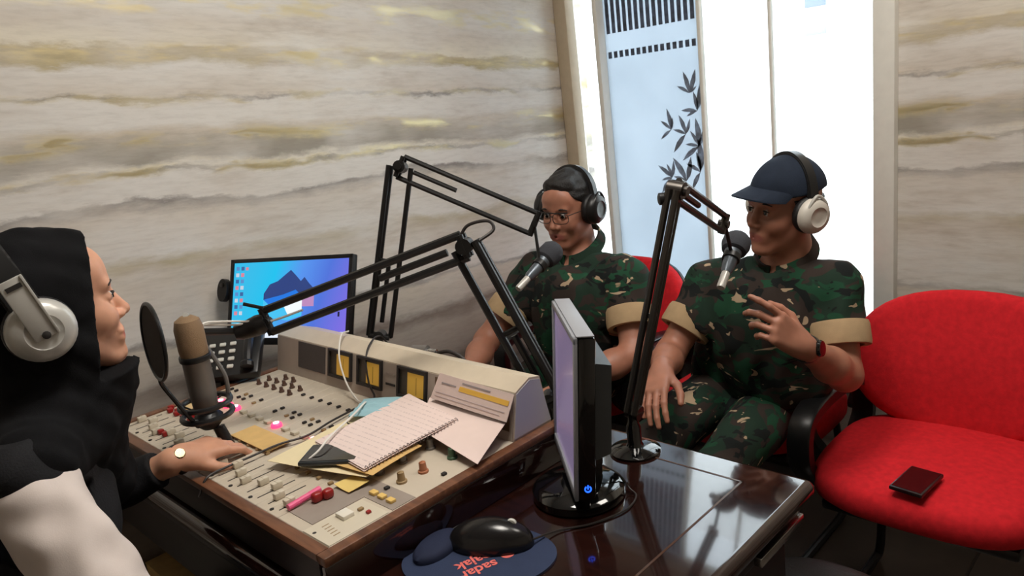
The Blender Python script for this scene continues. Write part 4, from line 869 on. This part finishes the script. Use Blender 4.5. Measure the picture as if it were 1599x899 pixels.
obj('pop_filter_arm', MB().tube(curve([pc - pz * .075, pc - pz * .10 + V(.01, .01, 0), c0 + V(-.035, -.02, -.06), c0 + V(-.03, -.01, -.055)]), .0045, 8), M_black, cm)

# ------------------------------------------------------------------ cables over the console
tag(obj('white_cable', MB().tube(curve([(1.02, 1.64, .978), (.975, 1.605, .985), (.935, 1.565, .945), (.915, 1.52, .895), (.90, 1.46, .868), (.875, 1.39, .885), (.845, 1.345, .905), (.79, 1.31, .905), (.735, 1.285, .902), (.695, 1.26, .903), (.66, 1.24, .898), (.63, 1.243, .886)], 8), .0022, 7), M_whitecable), 'thin white cable running from the meter bridge down to the phone', 'cable')
tag(obj('black_cable', MB().tube(curve([(1.10, 1.56, .90), (1.04, 1.53, .972), (.985, 1.50, .973), (.95, 1.475, .945), (.932, 1.45, .90), (.925, 1.43, .868), (.86, 1.42, .868), (.79, 1.405, .870), (.72, 1.385, .871), (.66, 1.40, .872), (.60, 1.40, .872), (.545, 1.405, .870), (.505, 1.40, .868), (.48, 1.395, .84)], 8), .0024, 7), M_blackcable), 'dark headphone cable lying across the console faders', 'cable')
jk = thing('plug_adapter', 'small chrome and black plug adapter behind the meter bridge', 'adapter', (1.12, 1.46, TZ))
obj('stand', MB().lathe([(.022, 0), (.022, .01), (.010, .014), (.010, .12)], (1.12, 1.47, TZ), n=18), M_black, jk)
obj('shell', MB().tube([(1.11, 1.50, .915), (1.125, 1.46, .915)], .016, 14), M_bodygrey, jk); obj('tip', MB().tube([(1.125, 1.46, .915), (1.132, 1.435, .913)], .009, 12), M_chrome, jk)
obj('lead', MB().tube(curve([(1.132, 1.437, .912), (1.15, 1.40, .915), (1.16, 1.36, .89), (1.15, 1.32, .83), (1.14, 1.30, .784)]), .005, 8), M_blackcable, jk)
# ------------------------------------------------------------------ people
def hframe(yaw, pitch=0, roll=0): return rot_z(rad(yaw)) @ rot_y(rad(pitch)) @ rot_x(rad(roll))
def head(F, R, t, sc=1.0, female=False, smile=0.0, neck_to=None, ears=True):
    F.at(R, t, sc); j = .9 if female else 1.0
    F.ell((-.010, 0, .035), (.096, .076, .092), .02); F.ell((.026, 0, -.030), (.066, .064 * j, .085), .03)
    for s_ in (-1, 1):
        F.cone((-.012, s_ * .055, -.045), (.062, s_ * .016, -.106), .020 * j, .017, .025)
        F.ell((.060, s_ * .037, -.032), (.028, .024, .028), .02)
        if ears: F.ell((-.008, s_ * .079, -.008), (.019, .008, .031), .008); F.ell((-.004, s_ * .088, -.006), (.010, .006, .018), .008, 's')
    F.ell((.076, 0, -.106), (.018, .020, .015), .02)
    F.ell((.066, 0, .048), (.028, .054, .040), .02)
    F.cone((.080, -.036, .020), (.080, .036, .020), .011, .011, .014)
    for s_ in (-1, 1): F.ell((.096, s_ * .031, .000), (.016, .019, .013), .014, 's')
    for s_ in (-1, 1): F.ell((.077, s_ * .031, .0005), (.0125, .0165, .0105), .004)
    F.cone((.086, 0, .012), (.106, 0, -.030), .007, .0105, .010); F.ell((.106, 0, -.034), (.0115, .0105, .0095), .006)
    for s_ in (-1, 1): F.ell((.096, s_ * .0125, -.038), (.011, .0078, .0075), .005)
    F.ell((.076, 0, -.070), (.020, .032, .026), .016)
    cw = .025 + .007 * smile
    F.ell((.0880, 0, -.0645), (.0075, cw * 1.0, .0050), .008); F.ell((.0865, 0, -.0775), (.0075, cw * .9, .0058), .008)
    for s_ in (-1, 1): F.cone((.0935, 0, -.0712 - .001), (.078, s_ * cw, -.0712 + .006 * smile), .0020 + .0010 * smile, .0012, .003, 's')
    F.cone((-.018, 0, -.05), (-.030, 0, -.13), .053 * j, .052 * j, .03)
    if neck_to is not None:
        p = F.w((-.030, 0, -.12)); F.at(); F.cone(p, neck_to, .052 * j * sc, .060 * j * sc, .03)
    F.at()
def lips(R, t, sc):
    def f(vs):
        q_ = ((vs - t) @ R) / sc; d = np.sqrt(((q_[:, 0] - .092) / .018) ** 2 + (q_[:, 1] / .029) ** 2 + ((q_[:, 2] + .071) / .0125) ** 2)
        return np.clip((1.15 - d) / .3, 0, 1)
    return f
def hand(F, wr, xd, dors, side, curls, thumb=(.5, .3), sc=1.0, spread=1.0):
    x = nrm(xd); z = np.asarray(dors, float); z = nrm(z - x * (z @ x)); y = np.cross(z, x); F.at(np.stack([x, y * side, z], 1), wr, sc)
    ys = [.029, .0095, -.0105, -.029]; ms_l = [.088, .092, .087, .078]; L = [(.042, .026, .021), (.046, .030, .022), (.042, .028, .021), (.033, .021, .019)]; r0 = [.0092, .0095, .0088, .0078]
    F.cone((-.02, 0, 0), (.02, 0, 0), .025, .024, .02)
    for i in range(4): F.cone((.012, ys[i] * .62, 0), (ms_l[i], ys[i], .001), .0145, .0115, .014)
    F.ell((.045, -.020, -.008), (.030, .014, .012), .012)
    for i in range(4):
        p = V(ms_l[i], ys[i], .001); a = 0; sp = (ys[i] * 2.0) * spread
        for k in range(3):
            a += rad(curls[i][k]); d = V(math.cos(a), sp * math.cos(a), -math.sin(a)); d = nrm(d); p2 = p + d * L[i][k]
            F.cone(p, p2, r0[i] * (1 - .09 * k), r0[i] * (1 - .09 * (k + 1)), .0035); p = p2
    b = V(.018, .020, -.006); d1 = nrm(V(.72, .62, -.25)); p1 = b + d1 * .046; F.cone(b, p1, .0155, .0115, .012)
    d2 = nrm(V(math.cos(thumb[0]), .62 - thumb[1], -.30)); p2 = p1 + d2 * .033; F.cone(p1, p2, .0108, .0098, .004); d3 = nrm(d2 + V(.2, -.25, -.1)); F.cone(p2, p2 + d3 * .026, .0098, .0078, .004)
    F.at()
def eyes(parent, R, t, sc, brow=True, look=(1, 0, 0), brow_mat=None):
    w_ = lambda p: R @ (np.asarray(p, float) * sc) + t
    for s_ in (-1, 1):
        c = V(.0835, s_ * .031, .0005)
        e = obj('eye', MB().lathe([(.0008, -.0095), (.006, -.0075), (.0086, -.003), (.0095, 0), (.0086, .003), (.006, .0075), (.0008, .0095)], w_(c - V(.0022, 0, 0)), R @ V(0, 1, 0), 14), M_eye, parent, 80)
        lk = nrm(look); obj('iris', MB().lathe([(.0052, -.001), (.0052, .0004), (.002, .0010)], w_(c - V(.0022, 0, 0) + lk * .0094), R @ lk, 14), M_iris, e)
        obj('eyelid', MB().tube([w_(V(.0925 - 8.5 * (dy - .001) ** 2 * 4, s_ * (.031 + dy), .0065 - 14 * dy * dy)) for dy in np.linspace(-.014, .014, 9)], [.0007, .0013, .0017, .0019, .0019, .0019, .0017, .0013, .0007], 6), M_iris if brow_mat else M_hair, parent)
        if brow: obj('eyebrow', MB().tube([w_(V(.0925 - 5 * dy * dy - .3 * max(0, dy), s_ * (.031 + dy), .0235 + .003 * math.cos(dy * 90) - .1 * abs(dy - .003))) for dy in np.linspace(-.018, .020, 9)], [.0012, .0022, .0028, .003, .003, .0027, .0022, .0016, .001], 6), M_hair, parent)
def headphones(label, R, t, sc, shell, tilt=0, cup_r=.046, cup_c=(.0, .087, -.006), band_w=.013, big=False, group=None, bh=.142):
    c0 = R @ (np.array([cup_c[0], 0, cup_c[2]]) * sc) + t; hp_ = thing('headphones', label, 'headphones', tuple(c0))
    Rt = R @ rot_y(rad(-tilt)); W = lambda p: Rt @ (np.asarray(p, float) * sc) + c0
    a, b = cup_c[1] + .012, bh
    arc = [(0, a * math.sin(th) * (1 if not big else 1.0), .012 + b * max(0, math.cos(th))) for th in np.linspace(-1.48, 1.48, 33)]
    for nm_, ra, mm, off in (('headband', 1.0, M_black, 0), ('band_cushion', .955, M_leather, -.002)):
        vs = []; fs = []; n_ = len(arc)
        for p in arc:
            p = np.array(p); o = nrm(V(0, p[1], p[2] - .012)); q0 = V(0, p[1] * ra, .012 + (p[2] - .012) * ra)
            for sx, so in ((-1, -1), (1, -1), (1, 1), (-1, 1)): vs.append(W(q0 + V(band_w * sx * (1 if nm_ == 'headband' else 1.15), 0, 0) + o * (.003 if nm_ == 'headband' else .005) * so))
        for i in range(n_ - 1):
            for k in range(4): fs.append((i * 4 + k, i * 4 + (k + 1) % 4, (i + 1) * 4 + (k + 1) % 4, (i + 1) * 4 + k))
        fs += [(0, 1, 2, 3), tuple((n_ - 1) * 4 + k for k in range(4))]
        if nm_ == 'band_cushion': fs = [f for f in fs]
        obj(nm_, MB().add(vs, fs), mm, hp_)
    for s_ in (-1, 1):
        ax = Rt @ V(0, s_, 0); cc = W((0, s_ * (cup_c[1] - .012), 0))
        obj('ear_pad', MB().lathe([(cup_r * .7, -.006), (cup_r * .98, -.002), (cup_r * 1.04, .008), (cup_r * .98, .017), (cup_r * .7, .018)], cc, ax, 30), M_leather, hp_, 70)
        obj('ear_cup', MB().lathe([(cup_r * .97, .016), (cup_r, .020), (cup_r * .96, .032), (cup_r * .80, .041), (cup_r * .55, .044), (cup_r * .52, .0425), (cup_r * .2, .043)], cc, ax, 32), shell, hp_, 50)
        o_ = cc + ax * .040
        ux, uz = Rt @ V(1, 0, 0), Rt @ V(0, 0, 1)
        if big:
            y_ = np.stack([ux, ax * s_, uz], 1)
            obj('arm_plate', MB().box(o_ + uz * .042 * sc + ax * .004, (.034, .006, .10), y_, .002), shell, hp_)
            obj('arm_edge', MB().box(o_ + uz * .042 * sc + ax * .006 + ux * .016, (.004, .008, .10), y_, .001), M_silver, hp_)
            obj('arm_slot', MB().box(o_ + uz * .080 * sc + ax * .0075, (.022, .002, .007), y_), M_dark, hp_)
            obj('pivot', MB().lathe([(.006, .004), (.006, .010), (.003, .011)], o_ - uz * .004, ax, 12), M_dark, hp_)
        else:
            obj('yoke', MB().tube(curve([o_ + ux * .03 - ax * .010, o_ + ux * .026 + uz * .030 - ax * .004, o_ + uz * .052 - ax * .008, o_ - ux * .026 + uz * .030 - ax * .004, o_ - ux * .03 - ax * .010], 6), .004, 8), M_black if shell is M_black else M_silver, hp_)
    return hp_
def ring_band(name, a, b, r0, r1, th, mm, parent, n=28, wob=.0):
    """thick band around a limb, from a to b"""
    a, b = np.asarray(a, float), np.asarray(b, float); d = b - a; L = np.linalg.norm(d)
    return obj(name, MB().lathe([(r0 - th, 0), (r0, .001), (r0 + .002, L * .15), (r1 + .002, L * .85), (r1, L), (r1 - th, L), (r1 - th - .001, L * .5), (r0 - th - .001, .002)], a, d, n), mm, parent, 60)

def soldier(label, hy, hR, ht, hsc, neck, RS, LS, RE, LE, RWr, LWr, hip, tyaw, rh, lh, knees, seed, smile=0, collar=True):
    P = thing('person', label, 'person', (hip[0], hip[1], 0)); T = rot_z(rad(tyaw))
    neck, RS, LS, RE, LE, RWr, LWr, hip = map(lambda p: np.asarray(p, float), (neck, RS, LS, RE, LE, RWr, LWr, hip))
    lo = np.min([RS, LS, RE, LE, RWr, LWr, hip, ht], 0) - V(.26, .26, .10); hi = np.max([RS, LS, RE, LE, RWr, LWr, hip, ht], 0) + V(.2, .2, .16); lo[2] = hip[2] - .12
    # torso shape shared by skin body and shirt
    ch_ = (RS + LS) / 2 + V(0, 0, -.13)
    ax_y = nrm(LS - RS); ax_z = nrm((RS + LS) / 2 - hip); ax_x = nrm(np.cross(ax_y, ax_z)); TR = np.stack([ax_x, ax_y, np.cross(ax_x, ax_y)], 1)
    def torso(F, g):
        F.at(TR, ch_); F.ell((.005, 0, .02), (.108 + g, .165 + g, .155 + g), .05); F.ell((.02, 0, -.10), (.112 + g, .150 + g, .15 + g), .06)
        F.at(T, hip); F.ell((.01, 0, .10), (.125 + g, .160 + g, .13 + g), .06); F.ell((0, 0, .01), (.125 + g, .170 + g, .10 + g), .06); F.at()
        for s_ in (RS, LS): F.cone(neck + V(0, 0, -.055), s_, .044 + g, .046 + g, .06)
    F = Field(lo, hi, .0036); torso(F, 0)
    for s_, e, w_, h_ in ((RS, RE, RWr, rh), (LS, LE, LWr, lh)):
        F.cone(s_, e, .052, .041, .03); F.cone(e, e + (w_ - e) * .35, .041, .042, .02); F.cone(e + (w_ - e) * .35, w_, .042, .0265, .02)
    hand(F, RWr, *rh[0], 1, *rh[1:]); hand(F, LWr, *lh[0], -1, *lh[1:])
    head(F, hR, ht, hsc, smile=smile, neck_to=neck + V(0, 0, -.02))
    obj('body', F.mesh('body', lips(hR, ht, hsc)), M_skin1, P, 0)
    # shirt with short sleeves
    G = Field(lo, hi, .0056); torso(G, .014)
    ends = []
    for s_, e in ((RS, RE), (LS, LE)):
        q_ = s_ + (e - s_) * .62; G.cone(s_, q_, .061, .067, .06, cap=False); ends.append((s_, e, q_))
    G.folds(.0042, 30, 6, seed, .7); G.folds(.0035, 75, 5, seed + 9, .6)
    for s_, e, q_ in ends:
        d = nrm(e - s_); x, y, z = G._g((slice(None),) * 3); pl_ = (x - q_[0]) * d[0] + (y - q_[1]) * d[1] + (z - q_[2]) * d[2]
        near = (x - q_[0]) ** 2 + (y - q_[1]) ** 2 + (z - q_[2]) ** 2 < .095 ** 2
        G.f = np.where(near, np.maximum(G.f, pl_), G.f).astype(np.float32)
    # open neck
    G.at(hR, ht); G.at(); G.cone(neck + V(0, 0, .14), neck + V(0, 0, -.035) + TR[:, 0] * .02, .066, .060, .008, 's'); G.cone(neck + V(0, 0, -.02) + TR[:, 0] * .06, neck + V(0, 0, -.085) + TR[:, 0] * .10, .030, .010, .008, 's')
    G.cut(hip + V(0, 0, -.06), (0, 0, -1))
    sh = obj('shirt', G.mesh('shirt'), M_camo, P, 0)
    for s_, e, q_ in ends:
        d = nrm(e - s_); ring_band('sleeve_cuff', q_ - d * .048, q_ + d * .012, .0725, .0725, .016, M_cuff, P)
    # collar flaps, pocket, buttons
    f = TR[:, 0]
    for s_ in (-1, 1):
        y_ = TR[:, 1] * s_; pts = []
        n0 = neck + V(0, 0, -.012)
        ring = [n0 + .068 * (math.cos(a) * f + math.sin(a) * y_) + V(0, 0, .030 - .020 * math.cos(a)) for a in np.linspace(.12, 3.05, 14)]
        vs = []; fs = []
        for i, p in enumerate(ring):
            a = np.linspace(.12, 3.05, 14)[i]; o = nrm(math.cos(a) * f + math.sin(a) * y_); dr = .040 - .012 * (i / 13) + (.018 if i == 1 else 0)
            vs += [p + V(0, 0, .012), p + o * .006 + V(0, 0, .013), p + o * (.024) + V(0, 0, .012 - dr), p + o * .018 + V(0, 0, .010 - dr)]
        for i in range(13):
            for k in range(4): fs.append((i * 4 + k, i * 4 + (k + 1) % 4, (i + 1) * 4 + (k + 1) % 4, (i + 1) * 4 + k))
        fs += [(0, 1, 2, 3), (52, 53, 54, 55)]
        obj('collar', MB().add(vs, fs), M_camo, P, 50)
    G2 = Field(lo, hi, .02)
    # trousers
    lo2 = np.array([min(k[0] for k in knees) - .2, lo[1] - .05, -.01]); hi2 = np.array([hip[0] + .22, hi[1] + .05, hip[2] + .12])
    K = Field(lo2, hi2, .008); K.at(T, hip); K.ell((0, 0, .0), (.135, .185, .10), .05); K.at()
    for s_, kn in zip((-1, 1), knees):
        h0 = hip + T @ V(.02, s_ * .085, -.01); kn = np.asarray(kn, float); an = V(kn[0] + .03, kn[1], .10)
        K.cone(h0, kn, .092, .068, .05); K.cone(kn, an, .066, .062, .03, cap=True)
    K.folds(.006, 30, 6, seed + 3); K.cut((0, 0, .10), (0, 0, -1))
    obj('trousers', K.mesh('trousers'), M_camo, P, 0)
    for kn in knees:
        B_ = Field((kn[0] - .22, kn[1] - .08, -.01), (kn[0] + .14, kn[1] + .08, .16), .006)
        B_.ell((kn[0] - .09, kn[1], .03), (.10, .046, .045), .03).cone((kn[0] + .03, kn[1], .05), (kn[0] + .03, kn[1], .12), .048, .046, .03).cut((0, 0, .0), (0, 0, -1))
        obj('boot', B_.mesh('boot'), M_leather, P, 0)
    return P, sh, TR, ch_
# --- man with glasses
hR1 = hframe(186, 8, -3); ht1 = V(1.828, 1.543, 1.155); hs1 = .93
open_c = [(18, 22, 14)] * 4
P1, sh1, TR1, chc1 = soldier('seated man in camouflage shirt with glasses and black headphones', 186, hR1, ht1, hs1, neck=(1.860, 1.545, 1.018), RS=(1.815, 1.710, .925), LS=(1.842, 1.357, .938), RE=(1.640, 1.800, .735), LE=(1.745, 1.272, .735),
        RWr=(1.430, 1.690, .690), LWr=(1.520, 1.345, .700), hip=(1.93, 1.62, .58), tyaw=184,
        rh=((V(-.8, -.35, -.35), V(-.2, .5, .8)), open_c), lh=((V(-.75, .5, -.3), V(-.1, -.2, 1)), [(30, 35, 20)] * 4), knees=[(1.46, 1.74, .53), (1.46, 1.50, .53)], seed=3, smile=1)
eyes(P1, hR1, ht1, hs1, look=(1, .1, -.25))
HF = Field(ht1 - .16, ht1 + .16, .003)
HF.at(hR1, ht1, hs1).ell((-.012, 0, .039), (.101, .081, .096), .01); HF.ell((.044, 0, .100), (.034, .050, .018), .02); HF.folds(.0018, 190, 7, 5)
HF.at(hR1, ht1, hs1); HF.cut((.086, 0, .080), (.62, 0, -.78)); HF.ell((.115, 0, .03), (.060, .075, .058), .012, 's'); HF.ell((.02, 0, -.09), (.10, .095, .085), .01, 's')
obj('hair', HF.mesh('hair'), M_hair, P1, 0)
gl = thing('eyeglasses', 'thin dark eyeglasses on the seated man with black headphones', 'glasses', tuple(hR1 @ V(.1, 0, 0) + ht1))
W1 = lambda p: hR1 @ (np.asarray(p, float) * hs1) + ht1
for s_ in (-1, 1):
    lens = [(.028 * math.copysign(abs(math.cos(t)) ** .7, math.cos(t)), .018 * math.copysign(abs(math.sin(t)) ** .7, math.sin(t))) for t in np.linspace(0, 2 * math.pi, 29)]
    obj('rim', MB().tube([W1((.108 - 4.0 * (abs(s_ * .033 + a) - .01) ** 2 * .9, s_ * .033 + a, -.002 + b)) for a, b in lens], .0012, 6, caps=False), M_black, gl)
    obj('temple', MB().tube([W1((.098, s_ * .061, .008)), W1((.06, s_ * .076, .009)), W1((-.005, s_ * .083, .006))], .0014, 6), M_black, gl)
obj('top_bar', MB().tube([W1((.107 - 3.2 * max(0, abs(y) - .01) ** 2, y, .017)) for y in np.linspace(-.060, .060, 13)], .0019, 6), M_black, gl)
obj('bridge', MB().tube([W1((.108, -.007, .004)), W1((.113, 0, .007)), W1((.108, .007, .004))], .0013, 6), M_black, gl)
headphones('black headphones worn by the man with glasses', hR1, ht1, hs1, M_black, tilt=20, cup_r=.047, cup_c=(-.006, .090, .0), bh=.130)
# --- man in the cap
hR2 = hframe(155, -2, -6); ht2 = V(1.89, .865, 1.153); hs2 = .95
pt = [(8, 22, 12), (38, 45, 25), (48, 55, 30), (52, 55, 30)]
P2, sh2, TR2, chc2 = soldier('seated man in camouflage uniform and dark cap gesturing with one hand', 160, hR2, ht2, hs2, neck=(1.922, .885, 1.012), RS=(1.905, 1.100, .918), LS=(1.905, .747, .938), RE=(1.760, 1.160, .745), LE=(1.822, .690, .742),
        RWr=(1.585, 1.075, .765), LWr=(1.615, .707, .882), hip=(2.01, 1.035, .58), tyaw=192,
        rh=((V(-.85, -.30, -.22), V(-.2, .2, .9)), open_c), lh=((V(-.070, .041, .072), V(-.55, -.65, .35)), pt, (.2, .5), .98, 1.1), knees=[(1.47, 1.10, .56), (1.50, .88, .55)], seed=11, smile=.2)
eyes(P2, hR2, ht2, hs2)
W2 = lambda p: hR2 @ (np.asarray(p, float) * hs2) + ht2
CF = Field(ht2 - .18, ht2 + .18, .003); CF.at(hR2, ht2, hs2)
CF.ell((-.008, 0, .050), (.107, .089, .094), .01); CF.cut((.0, 0, .050), (-.12, 0, -1)); CF.folds(.0012, 60, 4, 2); CF.at(hR2, ht2, hs2)
cap_o = obj('cap', CF.mesh('cap'), M_cap_c, P2, 0)
vs = []; fs = []; n = 16
for t, k in ((0, 0), (1, 0), (1, 1), (0, 1)):
    for i in range(n + 1):
        a = -1.25 + 2.5 * i / n; r_in = (.098 * math.cos(a), .082 * math.sin(a)); ext = .066 * max(.0, math.cos(a * .98)) ** .6
        x, y = r_in[0] + t * ext, r_in[1] * (1 + .02 * t); vs.append(W2((x, y, .066 - t * .016 - 2.0 * y * y * (1 + t) * .6 - .004 * k)))
N = n + 1
for r_ in range(4):
    for i in range(n): fs.append((r_ * N + i, r_ * N + i + 1, ((r_ + 1) % 4) * N + i + 1, ((r_ + 1) % 4) * N + i))
fs += [tuple(r_ * N for r_ in range(4)), tuple(r_ * N + n for r_ in range(4))]
obj('brim', MB().add(vs, fs), M_cap_c, cap_o, 50)
obj('crown_button', MB().lathe([(.008, 0), (.007, .004), (.002, .006)], W2((-.008, 0, .143)), hR2 @ V(0, 0, 1), 12), M_cap_c, cap_o)
HB = Field(ht2 - .15, ht2 + .15, .0035); HB.at(hR2, ht2, hs2).ell((-.014, 0, .030), (.099, .081, .092), .01); HB.cut((.0, 0, .034), (0, 0, 1)); HB.ell((.07, 0, -.02), (.075, .10, .09), .01, 's'); HB.ell((.02, 0, -.10), (.12, .1, .07), .01, 's')
obj('hair', HB.mesh('hair'), M_hair, P2, 0)
headphones('light grey headphones worn over the dark cap', hR2, ht2, hs2, mat('pale_cup', srgb(206, 200, 190), .4), tilt=2, cup_r=.046, cup_c=(-.006, .092, -.004))
tag(wt := thing('wristwatch', 'black wristwatch on the raised arm of the man in the cap', 'watch', (1.63, .707, .87)), 'black wristwatch on the raised arm of the man in the cap', 'watch')
LE2, LW2 = V(1.822, .690, .742), V(1.615, .707, .882); d = nrm(LW2 - LE2)
ring_band('strap', LW2 - d * .034, LW2 - d * .010, .0325, .0315, .004, M_black, wt)
cdir = nrm(np.cross(d, V(0, .3, 1))); cdir = nrm(V(-.5, -.75, .45) - d * (V(-.5, -.75, .45) @ d))
obj('dial', MB().lathe([(.019, 0), (.020, .004), (.018, .009), (.015, .0095)], LW2 - d * .022 + cdir * .030, cdir, 22), M_blackg, wt)
# name tape and breast pocket on the cap man's shirt
# --- woman at the console
hR3 = hframe(-5, -2, 0); ht3 = V(.325, 1.405, 1.260); hs3 = .98
P3 = thing('person', 'woman in black headscarf and vest with white sleeves at the console', 'person', (.22, 1.43, 0))
RS3, LS3, RE3, LE3, RW3, LW3 = V(.200, 1.255, 1.045), V(.225, 1.595, 1.030), V(.245, 1.105, .825), V(.225, 1.640, .810), V(.38, 1.16, .63), V(.485, 1.455, .904)

F = Field((-.08, 1.02, .46), (.74, 1.80, 1.40), .0030)
head(F, hR3, ht3, hs3, True, smile=1.3, neck_to=V(.270, 1.42, 1.07), ears=False)
F.cone((.265, 1.42, 1.07), RS3, .045, .05, .04); F.cone((.265, 1.42, 1.07), LS3, .045, .05, .04); F.cone((.225, 1.43, .99), (.13, 1.43, .6), .10, .12, .05)
for a, b, c_ in ((RS3, RE3, RW3), (LS3, LE3, LW3)): F.cone(a, b, .042, .036, .03); F.cone(b, c_, .036, .024, .02)
hand(F, LW3, V(.9, .12, -.10), V(0, -.25, 1), -1, [(16, 26, 16), (22, 30, 18), (24, 30, 18), (20, 26, 16)], (.4, .35), .92, 1.0)
hand(F, RW3, V(.8, .4, -.3), V(0, -.3, 1), 1, open_c, (.5, .3), .92)
obj('body', F.mesh('body', lips(hR3, ht3, hs3)), M_skin3, P3, 0)
eyes(P3, hR3, ht3, hs3, look=(1, 0, .1))
W3 = lambda p: hR3 @ (np.asarray(p, float) * hs3) + ht3
G = Field((.05, 1.12, .86), (.60, 1.74, 1.42), .0040); G.at(hR3, ht3, hs3)
G.ell((-.020, 0, .026), (.118, .097, .109), .02); G.cone((.025, 0, .058), (.050, 0, .062), .060, .056, .03); G.ell((.0, 0, -.06), (.088, .088, .10), .04)
G.cone((.03, -.02, -.10), (.0, 0, -.16), .075, .085, .05); G.at()
G.cone((.285, 1.42, 1.13), (.265, 1.42, 1.04), .080, .110, .05); G.cone((.265, 1.35, 1.08), (.22, 1.27, 1.06), .070, .068, .05); G.cone((.265, 1.49, 1.08), (.23, 1.58, 1.05), .070, .068, .05)
G.cone((.31, 1.43, 1.06), (.335, 1.44, .93), .075, .06, .05)
G.folds(.0045, 40, 6, 21, 1.0); G.folds(.002, 100, 4, 22)
G.at(hR3, ht3, hs3); x, y, z = G._g((slice(None),) * 3); q_ = [((x - ht3[0]) * hR3[0, i] + (y - ht3[1]) * hR3[1, i] + (z - ht3[2]) * hR3[2, i]) / hs3 for i in range(3)]
G.f = np.maximum(G.f, np.minimum(q_[0] - (.050 + .22 * q_[2]), q_[2] + .122)).astype(np.float32)
obj('headscarf', G.mesh('headscarf'), M_hijab, P3, 0)
# vest
K = Field((-.10, 1.12, .48), (.55, 1.76, 1.12), .0055)
K.cone((.215, 1.43, .97), (.17, 1.43, .75), .135, .135, .05); K.cone((.17, 1.43, .75), (.12, 1.43, .56), .135, .16, .05)
for s_ in (RS3, LS3): K.cone((.245, 1.43, 1.06), s_ + V(0, 0, .0), .072, .070, .06)
K.cone((.205, 1.36, .91), (.18, 1.36, .70), .12, .12, .05); K.cone((.205, 1.50, .91), (.18, 1.50, .70), .12, .12, .05)
K.folds(.005, 26, 6, 31, 1.6); K.folds(.003, 70, 4, 33)
for s_, e in ((RS3, RE3), (LS3, LE3)):
    d = nrm(e - s_) ; q_ = s_ + d * .035; x, y, z = K._g((slice(None),) * 3); pl_ = (x - q_[0]) * d[0] + (y - q_[1]) * d[1] + (z - q_[2]) * d[2]; K.f = np.where((x - q_[0]) ** 2 + (y - q_[1]) ** 2 + (z - q_[2]) ** 2 < .10 ** 2, np.maximum(K.f, np.minimum(pl_, 1)), K.f).astype(np.float32)
K.cut((0, 0, .50), (0, 0, -1))
vest = obj('vest', K.mesh('vest'), M_vest, P3, 0)
ring_band('vest_collar', V(.285, 1.43, 1.055), V(.305, 1.43, 1.112), .105, .098, .012, M_vest, P3)
# sleeves
L_ = Field((.02, .98, .50), (.62, 1.80, 1.14), .0045)
d = nrm(RE3 - RS3)
L_.cone(RS3 + d * .03, RE3, .062, .058, .03); L_.cone(RE3, RW3 - nrm(RW3 - RE3) * .02, .057, .040, .03, cap=True); L_.folds(.0035, 60, 6, 41, 1.5)
obj('sleeve', L_.mesh('sleeve'), M_sleeve, P3, 0)
L_ = Field((.10, 1.35, .70), (.62, 1.80, 1.12), .0050); L_.cone(LS3, LE3, .070, .056, .03); L_.cone(LE3, LW3 - nrm(LW3 - LE3) * .046, .055, .038, .03, cap=True); L_.folds(.0035, 60, 6, 44, 1.5)
sl = obj('sleeve', L_.mesh('sleeve'), M_vest, P3, 0); sl['label'] = 'dark cuffed sleeve'
K = Field((.02, 1.22, -.02), (.62, 1.64, .70), .008); K.ell((.13, 1.43, .56), (.14, .18, .11), .05)
for y in (1.34, 1.52): K.cone((.14, y, .53), (.42, y, .53), .080, .062, .04); K.cone((.42, y, .53), (.40, y, .10), .062, .055, .03, cap=True)
K.folds(.005, 30, 6, 51); obj('trousers', K.mesh('trousers'), M_trouser, P3, 0)
for y in (1.34, 1.52):
    B_ = Field((.32, y - .07, -.01), (.64, y + .07, .14), .006); B_.ell((.48, y, .03), (.11, .042, .04), .03).cone((.40, y, .04), (.40, y, .10), .042, .04, .03).cut((0, 0, 0), (0, 0, -1)); obj('shoe', B_.mesh('shoe'), M_leather, P3, 0)
headphones('silver and black headphones worn over the black headscarf', hR3, ht3, hs3, M_silver, tilt=15, cup_r=.049, cup_c=(-.036, .104, -.010), band_w=.020, big=True, bh=.172)
tag(bw_ := thing('wristwatch', 'slim watch with bright face on the wrist above the faders', 'watch', tuple(LW3)), 'slim watch with bright face on the wrist above the faders', 'watch')
d = nrm(LW3 - LE3); ring_band('strap', LW3 - d * .010, LW3 + d * .001, .0288, .0285, .003, M_black, bw_)
obj('face', MB().lathe([(.010, 0), (.011, .003), (.009, .006)], LW3 - d * .0045 + nrm(V(-.1, -.75, .65)) * .0275, nrm(V(-.1, -.75, .65)), 18), M_gold, bw_)
# her swivel chair
sc_ = thing('swivel_chair', 'black swivel chair under the woman at the console', 'chair', (.14, 1.43, 0))
v, f = rpad(.23, .23, .04, .01); obj('seat', MB().add([(x + .16, y + 1.43, z + .415) for x, y, z in v], f), M_black, sc_, 60)
obj('column', MB().lathe([(.028, .07), (.028, .38)], (.14, 1.43, 0), n=16), M_blackm, sc_)
for k in range(5):
    a = 2 * math.pi * k / 5 + .3; e_ = V(.14 + .27 * math.cos(a), 1.43 + .27 * math.sin(a), 0)
    obj('foot', MB().tube([(.14, 1.43, .10), e_ + V(0, 0, .05)], .02, 8, .015), M_black, sc_); obj('castor', MB().lathe([(.024, -.012), (.026, -.008), (.026, .008), (.024, .012)], e_ + V(0, 0, .026), (-math.sin(a), math.cos(a), 0), 14), M_black, sc_)
v, f = rpad(.20, .21, .03, .01); obj('backrest', MB().add([(z - .10, y + 1.43, x + .72) for x, y, z in v], f), M_black, sc_, 60)
obj('back_post', MB().box((-.085, 1.43, .50), (.02, .06, .24), None, .005), M_blackm, sc_)
